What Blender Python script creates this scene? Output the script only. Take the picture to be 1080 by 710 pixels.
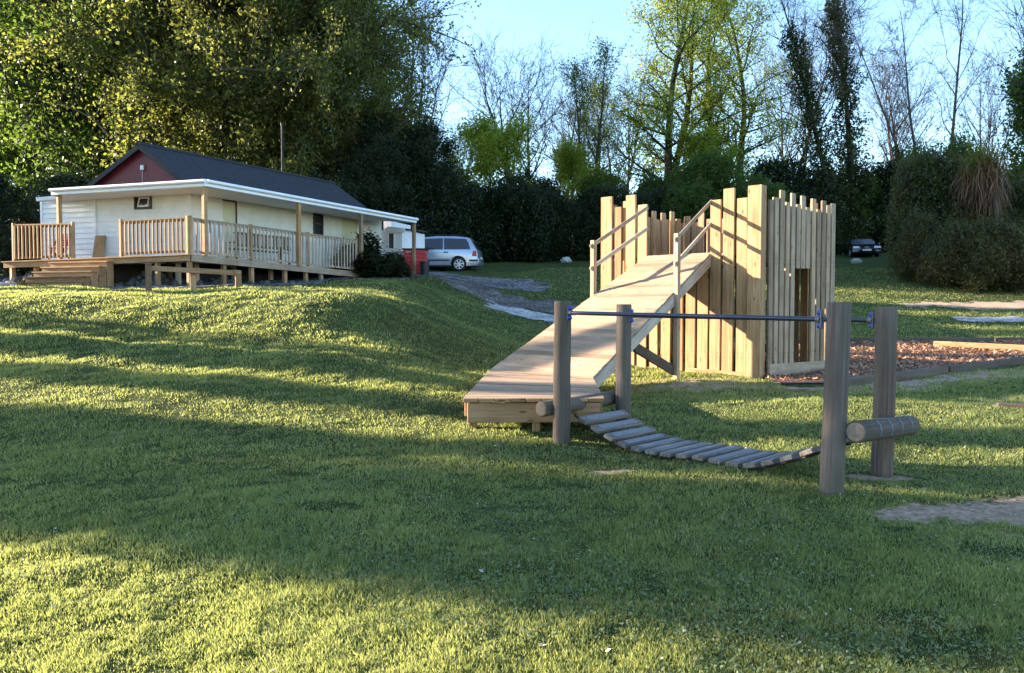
import bpy, math, random
import numpy as np
from mathutils import Vector, Matrix, noise as mnoise

for o in list(bpy.data.objects):
    bpy.data.objects.remove(o)
SC = bpy.context.scene
COL = SC.collection
R = math.radians

# ------------------------------------------------------------------ camera
FPX = 830.0                      # focal length in pixels of the 1080 wide photograph
PITCH = math.atan(30.0 / FPX)
EYE = 1.5
cam = bpy.data.cameras.new('camera')
cam.sensor_width = 36.0
cam.lens = 36.0 * FPX / 1080.0
cam.clip_start = 0.1
cam.clip_end = 3000
co = bpy.data.objects.new('camera', cam)
COL.objects.link(co)
co.location = (0, 0, EYE)
co.rotation_euler = (math.pi / 2 - PITCH, 0, 0)
SC.camera = co

# ------------------------------------------------------------------ light
SUN_AZ = (-0.97, 0.24)           # horizontal direction towards the sun
SUN_EL = R(14)
az = math.atan2(SUN_AZ[0], SUN_AZ[1])       # from +Y, clockwise towards +X
W = bpy.data.worlds.new('World')
SC.world = W
W.use_nodes = True
wn = W.node_tree
wn.nodes.clear()
sky = wn.nodes.new('ShaderNodeTexSky')
sky.sky_type = 'NISHITA'
sky.sun_disc = False
sky.sun_elevation = SUN_EL
sky.sun_rotation = az
sky.air_density = 1.0
sky.dust_density = 0.2
sky.ozone_density = 2.6
bg = wn.nodes.new('ShaderNodeBackground')
bg.inputs['Strength'].default_value = 0.108
wo = wn.nodes.new('ShaderNodeOutputWorld')
wn.links.new(sky.outputs[0], bg.inputs[0])
wn.links.new(bg.outputs[0], wo.inputs[0])

sl = bpy.data.lights.new('sun', 'SUN')
sl.energy = 4.9
sl.angle = R(0.55)
sl.color = (1.0, 0.85, 0.66)
so = bpy.data.objects.new('sun', sl)
COL.objects.link(so)
sd = Vector((SUN_AZ[0] * math.cos(SUN_EL), SUN_AZ[1] * math.cos(SUN_EL), math.sin(SUN_EL))).normalized()
so.rotation_euler = (-sd).to_track_quat('-Z', 'Y').to_euler()
so.location = (-30, 8, 30)

SC.view_settings.view_transform = 'Standard'
SC.view_settings.look = 'None'
SC.view_settings.exposure = 2.5
SC.view_settings.gamma = 1.0
SC.render.engine = 'CYCLES'
SC.cycles.max_bounces = 6
SC.cycles.diffuse_bounces = 3
SC.cycles.transmission_bounces = 3
SC.cycles.transparent_max_bounces = 6

# ------------------------------------------------------------------ helpers
_c, _s = math.cos(PITCH), math.sin(PITCH)

def P(px, py, Y):
    """point on the view ray of a photograph pixel at ground distance Y"""
    u = (px - 540.0) / FPX
    v = -(py - 355.0) / FPX
    dy = _c + v * _s
    dz = v * _c - _s
    k = Y / dy
    return Vector((u * k, Y, EYE + dz * k))

def on_plane(px, py, z):
    a = P(px, py, 1.0)
    k = (z - EYE) / (a.z - EYE)
    return Vector((a.x * k, k, z))

def on_line(px, A, B):
    """XY on the line A-B seen in picture column px, with the parameter"""
    m = (px - 540.0) / FPX
    ax, ay = A[0], A[1]
    dx, dy = B[0] - ax, B[1] - ay
    t = (m * ay - ax) / (dx - m * dy)
    return Vector((ax + dx * t, ay + dy * t)), t

def zat(py, Y):
    return P(540, py, Y).z

LP = ([-40, 0, 8.5, 11.5, 15, 16.9, 20, 24, 30, 39, 52, 70, 110, 200, 600],
      [-1.7, -1.5, -1.38, -1.0, -.45, .28, .42, .62, 1.1, 1.9, 3.3, 5.5, 10, 16, 30])
RP = ([-40, 0, 7, 9, 14, 18, 22, 26, 30, 35, 39, 52, 70, 110, 200, 600],
      [-1.7, -1.5, -1.5, -1.4, -1.24, -1.1, -.88, -.45, .1, 1.0, 1.75, 3.3, 5.5, 10, 16, 30])

def sstep(a, b, x):
    t = np.clip((x - a) / (b - a), 0, 1)
    return t * t * (3 - 2 * t)

def prof(pr, y):
    # smoothed piecewise-linear profile
    s = 0
    for d in (-.8, -.4, 0, .4, .8):
        s = s + np.interp(y + d, pr[0], pr[1])
    return s / 5

def gz(x, y):
    x = np.asarray(x, float); y = np.asarray(y, float)
    wr = sstep(-4.2, .6, x + (y - 17) * .02 + .35 * np.sin(y * .9))
    h = prof(LP, y) * (1 - wr) + prof(RP, y) * wr
    n = (.013 * np.sin(5.3 * x + 3.1 * y) * np.sin(4.1 * y - 2.2 * x + 1) + .010 * np.sin(9.7 * x - 4.4 * y) * np.sin(8.1 * y + 3.3 * x) + .030 * np.sin(1.13 * x + .7 * y + 1) + .026 * np.sin(2.1 * x - 1.3 * y) + .018 * np.sin(.6 * x + 2.6 * y + 2)
         + .012 * np.sin(4.3 * x + 1.7 * y) * np.sin(3.1 * y - .8 * x) + .008 * np.sin(7.9 * x - 2 * y + 3) * np.sin(6.1 * y))
    amp = .5 + .6 * sstep(9, 13, y) * (1 - wr)
    return EYE + h + n * amp

def g1(x, y):
    return float(gz(x, y))

def fbm(x, y, sc, seed=0.0):
    """cheap smooth noise in about -1..1 for masks"""
    r = np.random.RandomState(int(seed * 10) + 7)
    out = np.zeros_like(np.asarray(x, float))
    for k in range(7):
        a = r.rand() * 6.283; f = sc * (1.0 + .9 * k * r.rand() + .4 * k); ph = r.rand() * 6.28; ph2 = r.rand() * 6.28
        out = out + np.sin(f * (x * math.cos(a) + y * math.sin(a)) + ph + 1.3 * np.sin(f * .6 * (y * math.cos(a) - x * math.sin(a)) + ph2)) / (1 + .35 * k)
    return out / 3.2

# ---- node materials
class NM:
    def __init__(s, name):
        s.m = bpy.data.materials.new(name); s.m.use_nodes = True
        s.t = s.m.node_tree; s.t.nodes.clear()
        s.out = s.n('ShaderNodeOutputMaterial')
    def n(s, typ, **kw):
        nd = s.t.nodes.new(typ)
        for k, v in kw.items():
            if k.startswith('i_'):
                key = k[2:]
                key = int(key) if key.isdigit() else key.replace('_', ' ')
                nd.inputs[key].default_value = v
            else:
                setattr(nd, k, v)
        return nd
    def l(s, a, b):
        s.t.links.new(a, b)
    def attr(s, name):
        return s.n('ShaderNodeAttribute', attribute_name=name)
    def mul(s, vec, v):
        m = s.n('ShaderNodeVectorMath', operation='MULTIPLY'); s.l(vec, m.inputs[0]); m.inputs[1].default_value = v
        return m.outputs[0]
    def noise(s, vec, scale, detail=4, rough=.6, dist=0):
        nd = s.n('ShaderNodeTexNoise'); nd.inputs['Scale'].default_value = scale
        nd.inputs['Detail'].default_value = detail; nd.inputs['Roughness'].default_value = rough
        nd.inputs['Distortion'].default_value = dist
        if vec is not None: s.l(vec, nd.inputs['Vector'])
        return nd.outputs['Fac']
    def ramp(s, fac, stops):
        r = s.n('ShaderNodeValToRGB')
        e = r.color_ramp.elements
        while len(e) < len(stops): e.new(.5)
        for i, (p, c) in enumerate(stops):
            e[i].position = p
            e[i].color = (c, c, c, 1) if isinstance(c, (int, float)) else (c[0], c[1], c[2], 1)
        s.l(fac, r.inputs[0])
        return r.outputs[0]
    def mix(s, fac, a, b, mode='MIX'):
        m = s.n('ShaderNodeMix', data_type='RGBA', blend_type=mode)
        for v, i in ((fac, 0), (a, 6), (b, 7)):
            if isinstance(v, (int, float)): m.inputs[i].default_value = v
            elif isinstance(v, (tuple, list)): m.inputs[i].default_value = (v[0], v[1], v[2], 1)
            else: s.l(v, m.inputs[i])
        return m.outputs[2]
    def math(s, op, a, b=None):
        m = s.n('ShaderNodeMath', operation=op)
        for i, v in enumerate((a, b)):
            if v is None: continue
            if isinstance(v, (int, float)): m.inputs[i].default_value = v
            else: s.l(v, m.inputs[i])
        return m.outputs[0]
    def bump(s, h, st=.3, d=.01):
        b = s.n('ShaderNodeBump'); b.inputs['Strength'].default_value = st; b.inputs['Distance'].default_value = d
        s.l(h, b.inputs['Height'])
        return b.outputs[0]
    def bsdf(s, col, rough=.6, nrm=None, metal=0, spec=.4, coat=0):
        b = s.n('ShaderNodeBsdfPrincipled')
        if isinstance(col, (tuple, list)): b.inputs['Base Color'].default_value = (col[0], col[1], col[2], 1)
        else: s.l(col, b.inputs['Base Color'])
        if isinstance(rough, (int, float)): b.inputs['Roughness'].default_value = rough
        else: s.l(rough, b.inputs['Roughness'])
        b.inputs['Metallic'].default_value = metal
        b.inputs['Specular IOR Level'].default_value = spec
        b.inputs['Coat Weight'].default_value = coat
        if nrm is not None: s.l(nrm, b.inputs['Normal'])
        s.l(b.outputs[0], s.out.inputs[0])
        return b

def plain(name, col, rough=.5, metal=0, var=.12, scale=9, spec=.4, coat=0, bump=0):
    k = NM(name)
    tc = k.n('ShaderNodeTexCoord')
    f = k.noise(tc.outputs['Object'], scale, 5)
    c0 = tuple(max(0, c * (1 - var)) for c in col); c1 = tuple(min(1, c * (1 + var)) for c in col)
    cc = k.ramp(f, [(.3, c0), (.7, c1)])
    k.bsdf(cc, rough, k.bump(f, bump, .01) if bump else None, metal, spec, coat)
    return k.m

def wood(name, c0, c1, c2, rough=.75, grain=22, knots=True, grey=None):
    """grain runs along the first component of the 'gc' attribute, 'rnd' tints each board"""
    k = NM(name)
    gc = k.attr('gc').outputs['Vector']
    rnd = k.attr('rnd').outputs['Fac']
    v = k.mul(gc, (.9, grain, grain))
    f = k.noise(v, 1.0, 6, .65, 1.2)
    v2 = k.mul(gc, (2.2, 3.0, 3.0))
    g = k.noise(v2, 1.0, 3, .5)
    col = k.ramp(f, [(.25, c0), (.52, c1), (.78, c2)])
    tint = k.ramp(rnd, [(0, (.66, .61, .56)), (.5, (1, 1, 1)), (1, (1.16, 1.08, .96))])
    col = k.mix(1.0, col, tint, 'MULTIPLY')
    bl = k.ramp(g, [(.35, (.84, .82, .80)), (.65, (1.06, 1.06, 1.06))])
    col = k.mix(1.0, col, bl, 'MULTIPLY')
    if grey:
        gm = k.ramp(k.noise(k.mul(gc, (1.2, 5, 5)), 1.0, 5), [(.42, 0), (.62, 1)])
        col = k.mix(k.math('MULTIPLY', gm, .6), col, grey)
    if knots:
        vo = k.n('ShaderNodeTexVoronoi'); vo.inputs['Scale'].default_value = 1.0
        k.l(k.mul(gc, (2.6, 7.5, 7.5)), vo.inputs['Vector'])
        kn = k.ramp(vo.outputs['Distance'], [(.07, 1), (.15, 0)])
        col = k.mix(k.math('MULTIPLY', kn, .75), col, (c0[0] * .35, c0[1] * .28, c0[2] * .25))
    k.bsdf(col, rough, k.bump(f, .5, .008), 0, .25)
    return k.m

def leafmat(name, c0, c1, trans=.45, tcol=None, rough=.5):
    k = NM(name)
    rnd = k.attr('rnd').outputs['Fac']
    oi = k.n('ShaderNodeObjectInfo')
    col = k.ramp(rnd, [(0, c0), (1, c1)])
    ov = k.ramp(oi.outputs['Random'], [(0, (.82, .86, .8)), (1, (1.15, 1.1, 1.05))])
    col = k.mix(1.0, col, ov, 'MULTIPLY')
    b = k.n('ShaderNodeBsdfPrincipled')
    k.l(col, b.inputs['Base Color']); b.inputs['Roughness'].default_value = rough
    b.inputs['Specular IOR Level'].default_value = .25
    t = k.n('ShaderNodeBsdfTranslucent')
    tc = tcol or (min(1, c1[0] * 2.6), min(1, c1[1] * 2.3), c1[2] * .9)
    k.l(k.mix(.75, col, tc), t.inputs['Color'])
    m = k.n('ShaderNodeMixShader'); m.inputs[0].default_value = trans
    k.l(b.outputs[0], m.inputs[1]); k.l(t.outputs[0], m.inputs[2])
    k.l(m.outputs[0], k.out.inputs[0])
    return k.m

# ---- objects
def tag(o, label=None, cat=None, group=None, kind=None):
    if label: o['label'] = label
    if cat: o['category'] = cat
    if group: o['group'] = group
    if kind: o['kind'] = kind
    return o

def thing(name, label, cat, loc=(0, 0, 0), group=None):
    o = bpy.data.objects.new(name, None); COL.objects.link(o)
    o.location = loc; o.empty_display_size = .2
    return tag(o, label, cat, group)

def wloc(o):
    v = Vector(o.location)
    while o.parent:
        o = o.parent; v = v + Vector(o.location)
    return v

class MB:
    """collects shapes given in world coordinates, builds ONE mesh object"""
    def __init__(s):
        s.v = []; s.f = []; s.gc = []; s.rnd = []; s.sm = []; s.mi = []; s.cur = 0
    def add(s, vs, fs, gc=None, rnd=None, smooth=False):
        b = len(s.v)
        r = random.random() if rnd is None else rnd
        s.v += [tuple(p) for p in vs]
        s.gc += [tuple(p) for p in (gc if gc is not None else vs)]
        s.rnd += [r] * len(vs)
        s.f += [tuple(b + i for i in f) for f in fs]
        s.sm += [smooth] * len(fs)
        s.mi += [s.cur] * len(fs)
        return s
    def box(s, c, ax, ay, az, sx, sy, sz, ch=.005, rnd=None):
        """oriented box, grain along az; sizes are full"""
        c = Vector(c); ax = Vector(ax).normalized(); ay = Vector(ay).normalized(); az = Vector(az).normalized()
        h = (sx / 2, sy / 2, sz / 2)
        ch = min(ch, min(h) * .45)
        off = random.random() * 40
        vs = []; gc = []; idx = {}
        for i in (-1, 1):
            for j in (-1, 1):
                for k in (-1, 1):
                    for a in range(3):
                        q = [i * h[0], j * h[1], k * h[2]]
                        for b in range(3):
                            if b != a: q[b] -= (i, j, k)[b] * ch
                        idx[(i, j, k, a)] = len(vs)
                        vs.append(c + ax * q[0] + ay * q[1] + az * q[2])
                        gc.append((q[2] + off, q[0] + off * .37, q[1] + off * .71))
        fs = []
        for a in range(3):
            b, d = (a + 1) % 3, (a + 2) % 3
            for sg in (-1, 1):
                loop = []
                for (u, w) in ((-1, -1), (1, -1), (1, 1), (-1, 1)):
                    t = [0, 0, 0]; t[a] = sg; t[b] = u; t[d] = w
                    loop.append(idx[(t[0], t[1], t[2], a)])
                fs.append(loop if sg > 0 else loop[::-1])
        for a in range(3):       # edges parallel to axis a
            b, d = (a + 1) % 3, (a + 2) % 3
            for u in (-1, 1):
                for w in (-1, 1):
                    t0 = [0, 0, 0]; t0[a] = -1; t0[b] = u; t0[d] = w
                    t1 = list(t0); t1[a] = 1
                    lp = [idx[(*t0, b)], idx[(*t1, b)], idx[(*t1, d)], idx[(*t0, d)]]
                    fs.append(lp if u * w < 0 else lp[::-1])
        for i in (-1, 1):
            for j in (-1, 1):
                for k in (-1, 1):
                    lp = [idx[(i, j, k, 0)], idx[(i, j, k, 1)], idx[(i, j, k, 2)]]
                    fs.append(lp if i * j * k > 0 else lp[::-1])
        if ax.cross(ay).dot(az) < 0: fs = [f[::-1] for f in fs]
        return s.add(vs, fs, gc, rnd)
    def beam(s, p0, p1, w, t, side=(0, 0, 1), ch=.005, rnd=None):
        """beam between two points: w across 'side' direction, t the other way"""
        p0 = Vector(p0); p1 = Vector(p1); az = (p1 - p0)
        L = az.length; az.normalize()
        ay = Vector(side); ay = (ay - az * ay.dot(az)).normalized()
        ax = ay.cross(az)
        return s.box((p0 + p1) / 2, ax, ay, az, t, w, L, ch, rnd)
    def slab(s, q, th, ch=0, rnd=None):
        """four top corners (a,b along the grain; b,c across) pushed down by th"""
        q = [Vector(p) for p in q]
        dn = Vector((0, 0, -th))
        vs = q + [p + dn for p in q]
        off = random.random() * 40
        e = (q[1] - q[0]).normalized(); w = (q[3] - q[0]).normalized()
        gc = [((p - q[0]).dot(e) + off, (p - q[0]).dot(w) + off * .3, (p.z) + off * .5) for p in vs]
        n = (q[1] - q[0]).cross(q[3] - q[0])
        fs = [(0, 1, 2, 3), (7, 6, 5, 4), (0, 4, 5, 1), (1, 5, 6, 2), (2, 6, 7, 3), (3, 7, 4, 0)]
        if n.z < 0: fs = [f[::-1] for f in fs]
        return s.add(vs, fs, gc, rnd)
    def tube(s, pts, rad, n=10, cap=True, rnd=None, smooth=True, rough=0):
        pts = [Vector(p) for p in pts]
        if not hasattr(rad, '__len__'): rad = [rad] * len(pts)
        off = random.random() * 40
        vs = []; gc = []; fs = []
        d0 = (pts[1] - pts[0]).normalized()
        up = Vector((0, 0, 1)) if abs(d0.z) < .9 else Vector((1, 0, 0))
        a = d0.cross(up).normalized()
        L = 0
        for i, p in enumerate(pts):
            d = (pts[min(i + 1, len(pts) - 1)] - pts[max(i - 1, 0)]).normalized()
            a = (a - d * a.dot(d)).normalized(); b = d.cross(a)
            if i: L += (p - pts[i - 1]).length
            for k in range(n):
                th = 2 * math.pi * k / n
                r = rad[i] * (1 + rough * (random.random() - .5))
                vs.append(p + (a * math.cos(th) + b * math.sin(th)) * r)
                gc.append((L + off, rad[i] * math.cos(th) + off * .3, rad[i] * math.sin(th) + off * .7))
        for i in range(len(pts) - 1):
            for k in range(n):
                k2 = (k + 1) % n
                fs.append((i * n + k, i * n + k2, (i + 1) * n + k2, (i + 1) * n + k))
        s.add(vs, fs, gc, rnd, smooth)
        if cap:
            b = len(s.v)
            m = len(pts)
            s.v += [tuple(v) for v in vs[:n]] + [tuple(v) for v in vs[(m - 1) * n:]]
            s.gc += gc[:n] + gc[(m - 1) * n:]
            s.rnd += [s.rnd[-1]] * (2 * n)
            s.f += [tuple(b + i for i in reversed(range(n))), tuple(b + n + i for i in range(n))]
            s.sm += [False, False]
            s.mi += [s.cur] * 2
        return s
    def prism(s, poly, d, rnd=None):
        """planar polygon (world points) pushed along vector d"""
        poly = [Vector(p) for p in poly]; d = Vector(d); n = len(poly)
        nn = Vector((0, 0, 0))
        for i in range(n): nn += poly[i].cross(poly[(i + 1) % n])
        vs = poly + [p + d for p in poly]
        fs = [tuple(range(n)), tuple(reversed(range(n, 2 * n)))] + [(i, i + n, (i + 1) % n + n, (i + 1) % n) for i in range(n)]
        if nn.dot(d) > 0: fs = [f[::-1] for f in fs]
        return s.add(vs, fs, None, rnd)
    def build(s, name, mat, parent=None, label=None):
        base = wloc(parent) if parent else Vector((0, 0, 0))
        me = bpy.data.meshes.new(name)
        me.from_pydata([(x - base.x, y - base.y, z - base.z) for x, y, z in s.v], [], s.f)
        me.polygons.foreach_set('use_smooth', s.sm)
        a = me.attributes.new('gc', 'FLOAT_VECTOR', 'POINT'); a.data.foreach_set('vector', np.array(s.gc, dtype=np.float32).ravel())
        a = me.attributes.new('rnd', 'FLOAT', 'POINT'); a.data.foreach_set('value', np.array(s.rnd, dtype=np.float32))
        if mat: me.materials.append(mat)
        if max(s.mi): me.materials.append(M['screw']); me.polygons.foreach_set('material_index', s.mi)
        o = bpy.data.objects.new(name, me); COL.objects.link(o)
        if parent: o.parent = parent
        if label: o['label'] = label
        return o

def np_mesh(name, V, F, rnd, mat, parent=None, smooth=False):
    """F is (m,k) with constant k"""
    me = bpy.data.meshes.new(name)
    m, k = F.shape
    me.vertices.add(len(V)); me.vertices.foreach_set('co', np.ascontiguousarray(V, dtype=np.float32).ravel())
    me.loops.add(m * k); me.loops.foreach_set('vertex_index', np.ascontiguousarray(F, dtype=np.int32).ravel())
    me.polygons.add(m)
    me.polygons.foreach_set('loop_start', np.arange(0, m * k, k, dtype=np.int32))
    me.update(calc_edges=True)
    if smooth: me.polygons.foreach_set('use_smooth', np.ones(m, dtype=bool))
    if rnd is not None:
        a = me.attributes.new('rnd', 'FLOAT', 'POINT'); a.data.foreach_set('value', np.ascontiguousarray(rnd, dtype=np.float32))
    if mat: me.materials.append(mat)
    me.validate()
    o = bpy.data.objects.new(name, me); COL.objects.link(o)
    if parent: o.parent = parent
    return o

def copy_thing(root, loc, rz=0, sc=1, label=None, group=None, mats=None):
    r = root.copy(); COL.objects.link(r)
    r.location = loc; r.rotation_euler = (0, 0, rz)
    r.scale = (sc, sc, sc) if not hasattr(sc, '__len__') else sc
    if label: r['label'] = label
    if group: r['group'] = group
    for ch in root.children:
        c = ch.copy(); COL.objects.link(c); c.parent = r
        if mats and ch.name.split('.')[0] in mats:
            c.material_slots[0].link = 'OBJECT'
            c.material_slots[0].material = mats[ch.name.split('.')[0]]
    return r

# ------------------------------------------------------------------ materials
M = {}
M['pine'] = wood('pine', (.215, .110, .050), (.385, .240, .125), (.50, .345, .20))
M['pine_deck'] = wood('pine_deck', (.25, .165, .105), (.385, .27, .18), (.48, .36, .255), knots=True)
M['pine_grey'] = wood('pine_grey', (.20, .145, .10), (.385, .285, .195), (.50, .385, .275))
M['rail_wood'] = wood('rail_wood', (.28, .21, .16), (.46, .375, .30), (.56, .48, .40), knots=False)
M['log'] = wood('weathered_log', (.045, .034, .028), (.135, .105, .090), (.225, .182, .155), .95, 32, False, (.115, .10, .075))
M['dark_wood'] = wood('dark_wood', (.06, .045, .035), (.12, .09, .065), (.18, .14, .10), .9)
M['slat'] = wood('slat_wood', (.045, .04, .038), (.16, .145, .14), (.30, .28, .27), .85, 30, False)
M['grip'] = plain('grip_strip', (.20, .195, .20), .95, var=.6, scale=90)
M['bar'] = plain('painted_bar', (.05, .05, .075), .35, .5, .15, 20)
M['blue'] = plain('blue_plastic', (.03, .05, .36), .35, 0, .2)
M['steel'] = plain('galvanised', (.13, .135, .16), .5, .4, .2, 30)
M['chain'] = plain('chain', (.06, .05, .05), .6, .6, .3, 30)
M['white'] = plain('white_board', (.80, .80, .81), .55, 0, .06, 3)
M['white_fascia'] = plain('white_fascia', (.86, .87, .92), .35, 0, .04, 2)
M['cream'] = plain('cream_board', (.76, .745, .70), .65, 0, .07, 2.5)
M['cream_door'] = plain('cream_door', (.62, .60, .42), .6, 0, .06, 3)
M['maroon'] = plain('maroon_board', (.13, .009, .018), .5, 0, .18, 4)
M['felt'] = plain('roof_felt', (.030, .031, .038), .9, 0, .3, 6, bump=.4)
M['trim_dark'] = plain('dark_trim', (.022, .02, .024), .7, 0, .2, 8)
M['screw'] = plain('screw', (.05, .045, .04), .6, .3, .1)
M['glass'] = plain('dark_glass', (.03, .03, .035), .08, 0, .2, 2, .6)
M['brown'] = plain('brown_panel', (.22, .13, .08), .7, 0, .3, 3)
M['frame_brown'] = plain('window_frame', (.07, .045, .04), .5, 0, .2)
M['red'] = plain('red_paint', (.42, .02, .03), .45, 0, .2, 4)
M['black'] = plain('black_plastic', (.02, .02, .022), .5, 0, .2)
M['rubble'] = plain('rubble', (.085, .08, .078), .95, 0, .55, 5, bump=.5)
M['stone'] = plain('stone', (.40, .38, .35), .9, 0, .3, 6, bump=.5)
M['silver'] = plain('silver_paint', (.38, .43, .53), .22, .55, .05, 1, .5, .6)
M['navy'] = plain('dark_car_paint', (.015, .017, .03), .15, .4, .1, 1, .5, .8)
M['tyre'] = plain('tyre', (.02, .02, .02), .85, 0, .3, 20)
M['rim'] = plain('rim', (.55, .56, .6), .3, .8, .1, 10)
M['tail'] = plain('tail_lens', (.45, .01, .02), .2, 0, .1)
M['lamp'] = plain('lamp_lens', (.7, .72, .78), .1, .3, .1)
M['plate'] = plain('number_plate', (.8, .8, .76), .4, 0, .04)
M['bark'] = wood('bark', (.025, .02, .015), (.07, .055, .04), (.13, .11, .085), .95, 14, False, (.06, .08, .03))
M['bark_pale'] = wood('pale_bark', (.05, .038, .032), (.105, .082, .07), (.18, .15, .13), .95, 10, False)
M['twig'] = plain('twig', (.030, .024, .026), .9, 0, .3, 3)
M['leaf_lime'] = leafmat('leaf_lime', (.030, .055, .012), (.12, .18, .03), .5, (.34, .48, .06))
M['leaf_spring'] = leafmat('leaf_spring', (.11, .17, .02), (.24, .31, .04), .5, (.60, .66, .08))
M['leaf_sunlit'] = leafmat('leaf_sunlit', (.022, .034, .010), (.150, .160, .040), .45, (.40, .43, .08))  # glow of low sun in the crowns, painted into the leaf colour
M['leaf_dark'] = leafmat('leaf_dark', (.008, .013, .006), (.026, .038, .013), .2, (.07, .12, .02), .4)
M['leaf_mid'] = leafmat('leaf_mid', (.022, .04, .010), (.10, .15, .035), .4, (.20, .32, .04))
M['leaf_hedge'] = leafmat('leaf_hedge', (.008, .012, .005), (.14, .135, .055), .25, (.28, .22, .07))
M['leaf_ivy'] = leafmat('leaf_ivy', (.02, .03, .01), (.06, .075, .02), .25, (.12, .15, .03), .35)
M['dead_leaf'] = leafmat('dead_leaf', (.05, .03, .018), (.25, .15, .09), .3, (.4, .22, .1))
M['palm_leaf'] = leafmat('palm_leaf', (.06, .07, .025), (.20, .20, .06), .3, (.4, .42, .08))
M['weed'] = leafmat('weed_leaf', (.20, .26, .03), (.40, .45, .06), .4, (.5, .55, .08))
_k = leafmat('grass_blade', (.020, .034, .012), (.250, .275, .105), .5, (.56, .60, .16), .6)
_r = [n for n in _k.node_tree.nodes if n.type == 'VALTORGB'][0].color_ramp
for _p, _q in ((.45, (.105, .140, .050)), (.90, (.240, .270, .105)), (.94, (.40, .34, .20))):
    _e = _r.elements.new(_p); _e.color = (*_q, 1)
_r.elements[-1].color = (.46, .39, .25, 1)
M['blade'] = _k
M['clover'] = leafmat('clover', (.10, .14, .06), (.24, .28, .16), .35, (.35, .42, .16), .5)
M['log_end'] = plain('log_end', (.22, .165, .125), .9, 0, .35, 14)
M['brownpost'] = wood('brown_post', (.10, .06, .035), (.20, .12, .07), (.30, .20, .13), .8)
# ------------------------------------------------------------------ ground
def axis(lims, fine, far, g=1.12):
    a, b = lims
    xs = list(np.arange(a, b + 1e-6, fine))
    st = fine
    x = b
    while x < far[1]:
        st *= g; x += st; xs.append(x)
    st = fine; x = a
    while x > far[0]:
        st *= g; x -= st; xs.insert(0, x)
    return np.array(xs)

# masks (metres, world XY): >0 inside
def m_track(x, y):          # gravel yard and track by the silver van
    c = 35.4 - .10 * (x + 3)
    return np.minimum(1.9 + .6 * fbm(x, y, .5, 1) - np.abs(y - c), 1.6 + 1.2 * fbm(x, y, .8, 2) - x)
def m_strip(x, y):          # dark gravel strip at the foot of the deck
    # distance outside the deck line K->E and K->L
    K = np.array([-9.83, 24.0])
    d1 = (x - K[0]) * .875 + (y - K[1]) * -.48
    d2 = (x - K[0]) * -.312 + (y - K[1]) * -.95
    d = np.maximum(d1, d2)
    return 1.6 + .25 * fbm(x, y, 1.2, 3) - d
def m_path(x, y):           # pale gravel path beyond the bank
    c = 27.2 - 1.25 * (x - .8)
    return np.minimum(.66 + .16 * fbm(x, y, 1.9, 4) - np.abs(y - c) * .55, 2.4 + .3 * fbm(x, y, 3, 4) - np.abs(x - 1.5))
def m_soil(x, y):           # brown soil beside it
    c = 29.8 - 1.0 * (x - 1.0)
    return np.minimum(.95 + .45 * fbm(x, y, 1.1, 5) - np.abs(y - c) * .6, 4.2 - np.abs(x - .8))
def m_chips(x, y):
    # wood chip bed right of the fort: bounded by two timber edges
    A = (4.6, 12.25); B = (10.9, 16.5)
    nx, ny = (B[1] - A[1]), -(B[0] - A[0]); L = math.hypot(nx, ny)
    d1 = -((x - A[0]) * nx + (y - A[1]) * ny) / L
    d2 = 21.0 + .05 * (x - 8) - y
    d = np.minimum(d1, d2)
    return np.minimum(d + .10 * fbm(x, y, 2.2, 6), x - 4.5 + .15 * fbm(x, y, 2, 6))
def m_bare(x, y):           # worn pale earth patches
    def el(cx, cy, rx, ry, a=0):
        c, s = math.cos(a), math.sin(a)
        u = ((x - cx) * c + (y - cy) * s) / rx; v = (-(x - cx) * s + (y - cy) * c) / ry
        return 1 - np.sqrt(u * u + v * v)
    n = .35 * fbm(x, y, 2.6, 7) + .16 * fbm(x, y, 8, 8)
    m = el(4.5, 5.75, 1.4, .46, .10) + .05
    m = np.maximum(m, el(3.3, 6.95, .42, .20) - .3)
    m = np.maximum(m, el(8.7, 11.4, 1.6, .7, .1) - .1)
    m = np.maximum(m, el(7.3, 13.6, 3.0, .55, .56) - .02)       # outside the lower timber edge
    m = np.maximum(m, el(9.6, 21.6, 6, .42, .04) - .25)
    m = np.maximum(m, el(3.0, 12.9, 2.2, .75, .1) - .25)        # under the ramp
    m = np.maximum(m, el(19.0, 30.0, 3.6, .9, .0) - .1)
    m = np.maximum(m, el(.95, 7.05, .26, .10) - .25)
    return m + n * 1.25 + .12

xs = axis((-24, 26), .16, (-900, 900)); ys = axis((1.5, 42), .13, (-500, 1300))
GX, GY = np.meshgrid(xs, ys)
GZ = gz(GX, GY)
nx, ny = len(xs), len(ys)
V = np.stack([GX.ravel(), GY.ravel(), GZ.ravel()], 1)
ii = np.arange(nx * ny).reshape(ny, nx)
F = np.stack([ii[:-1, :-1].ravel(), ii[:-1, 1:].ravel(), ii[1:, 1:].ravel(), ii[1:, :-1].ravel()], 1)

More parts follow.
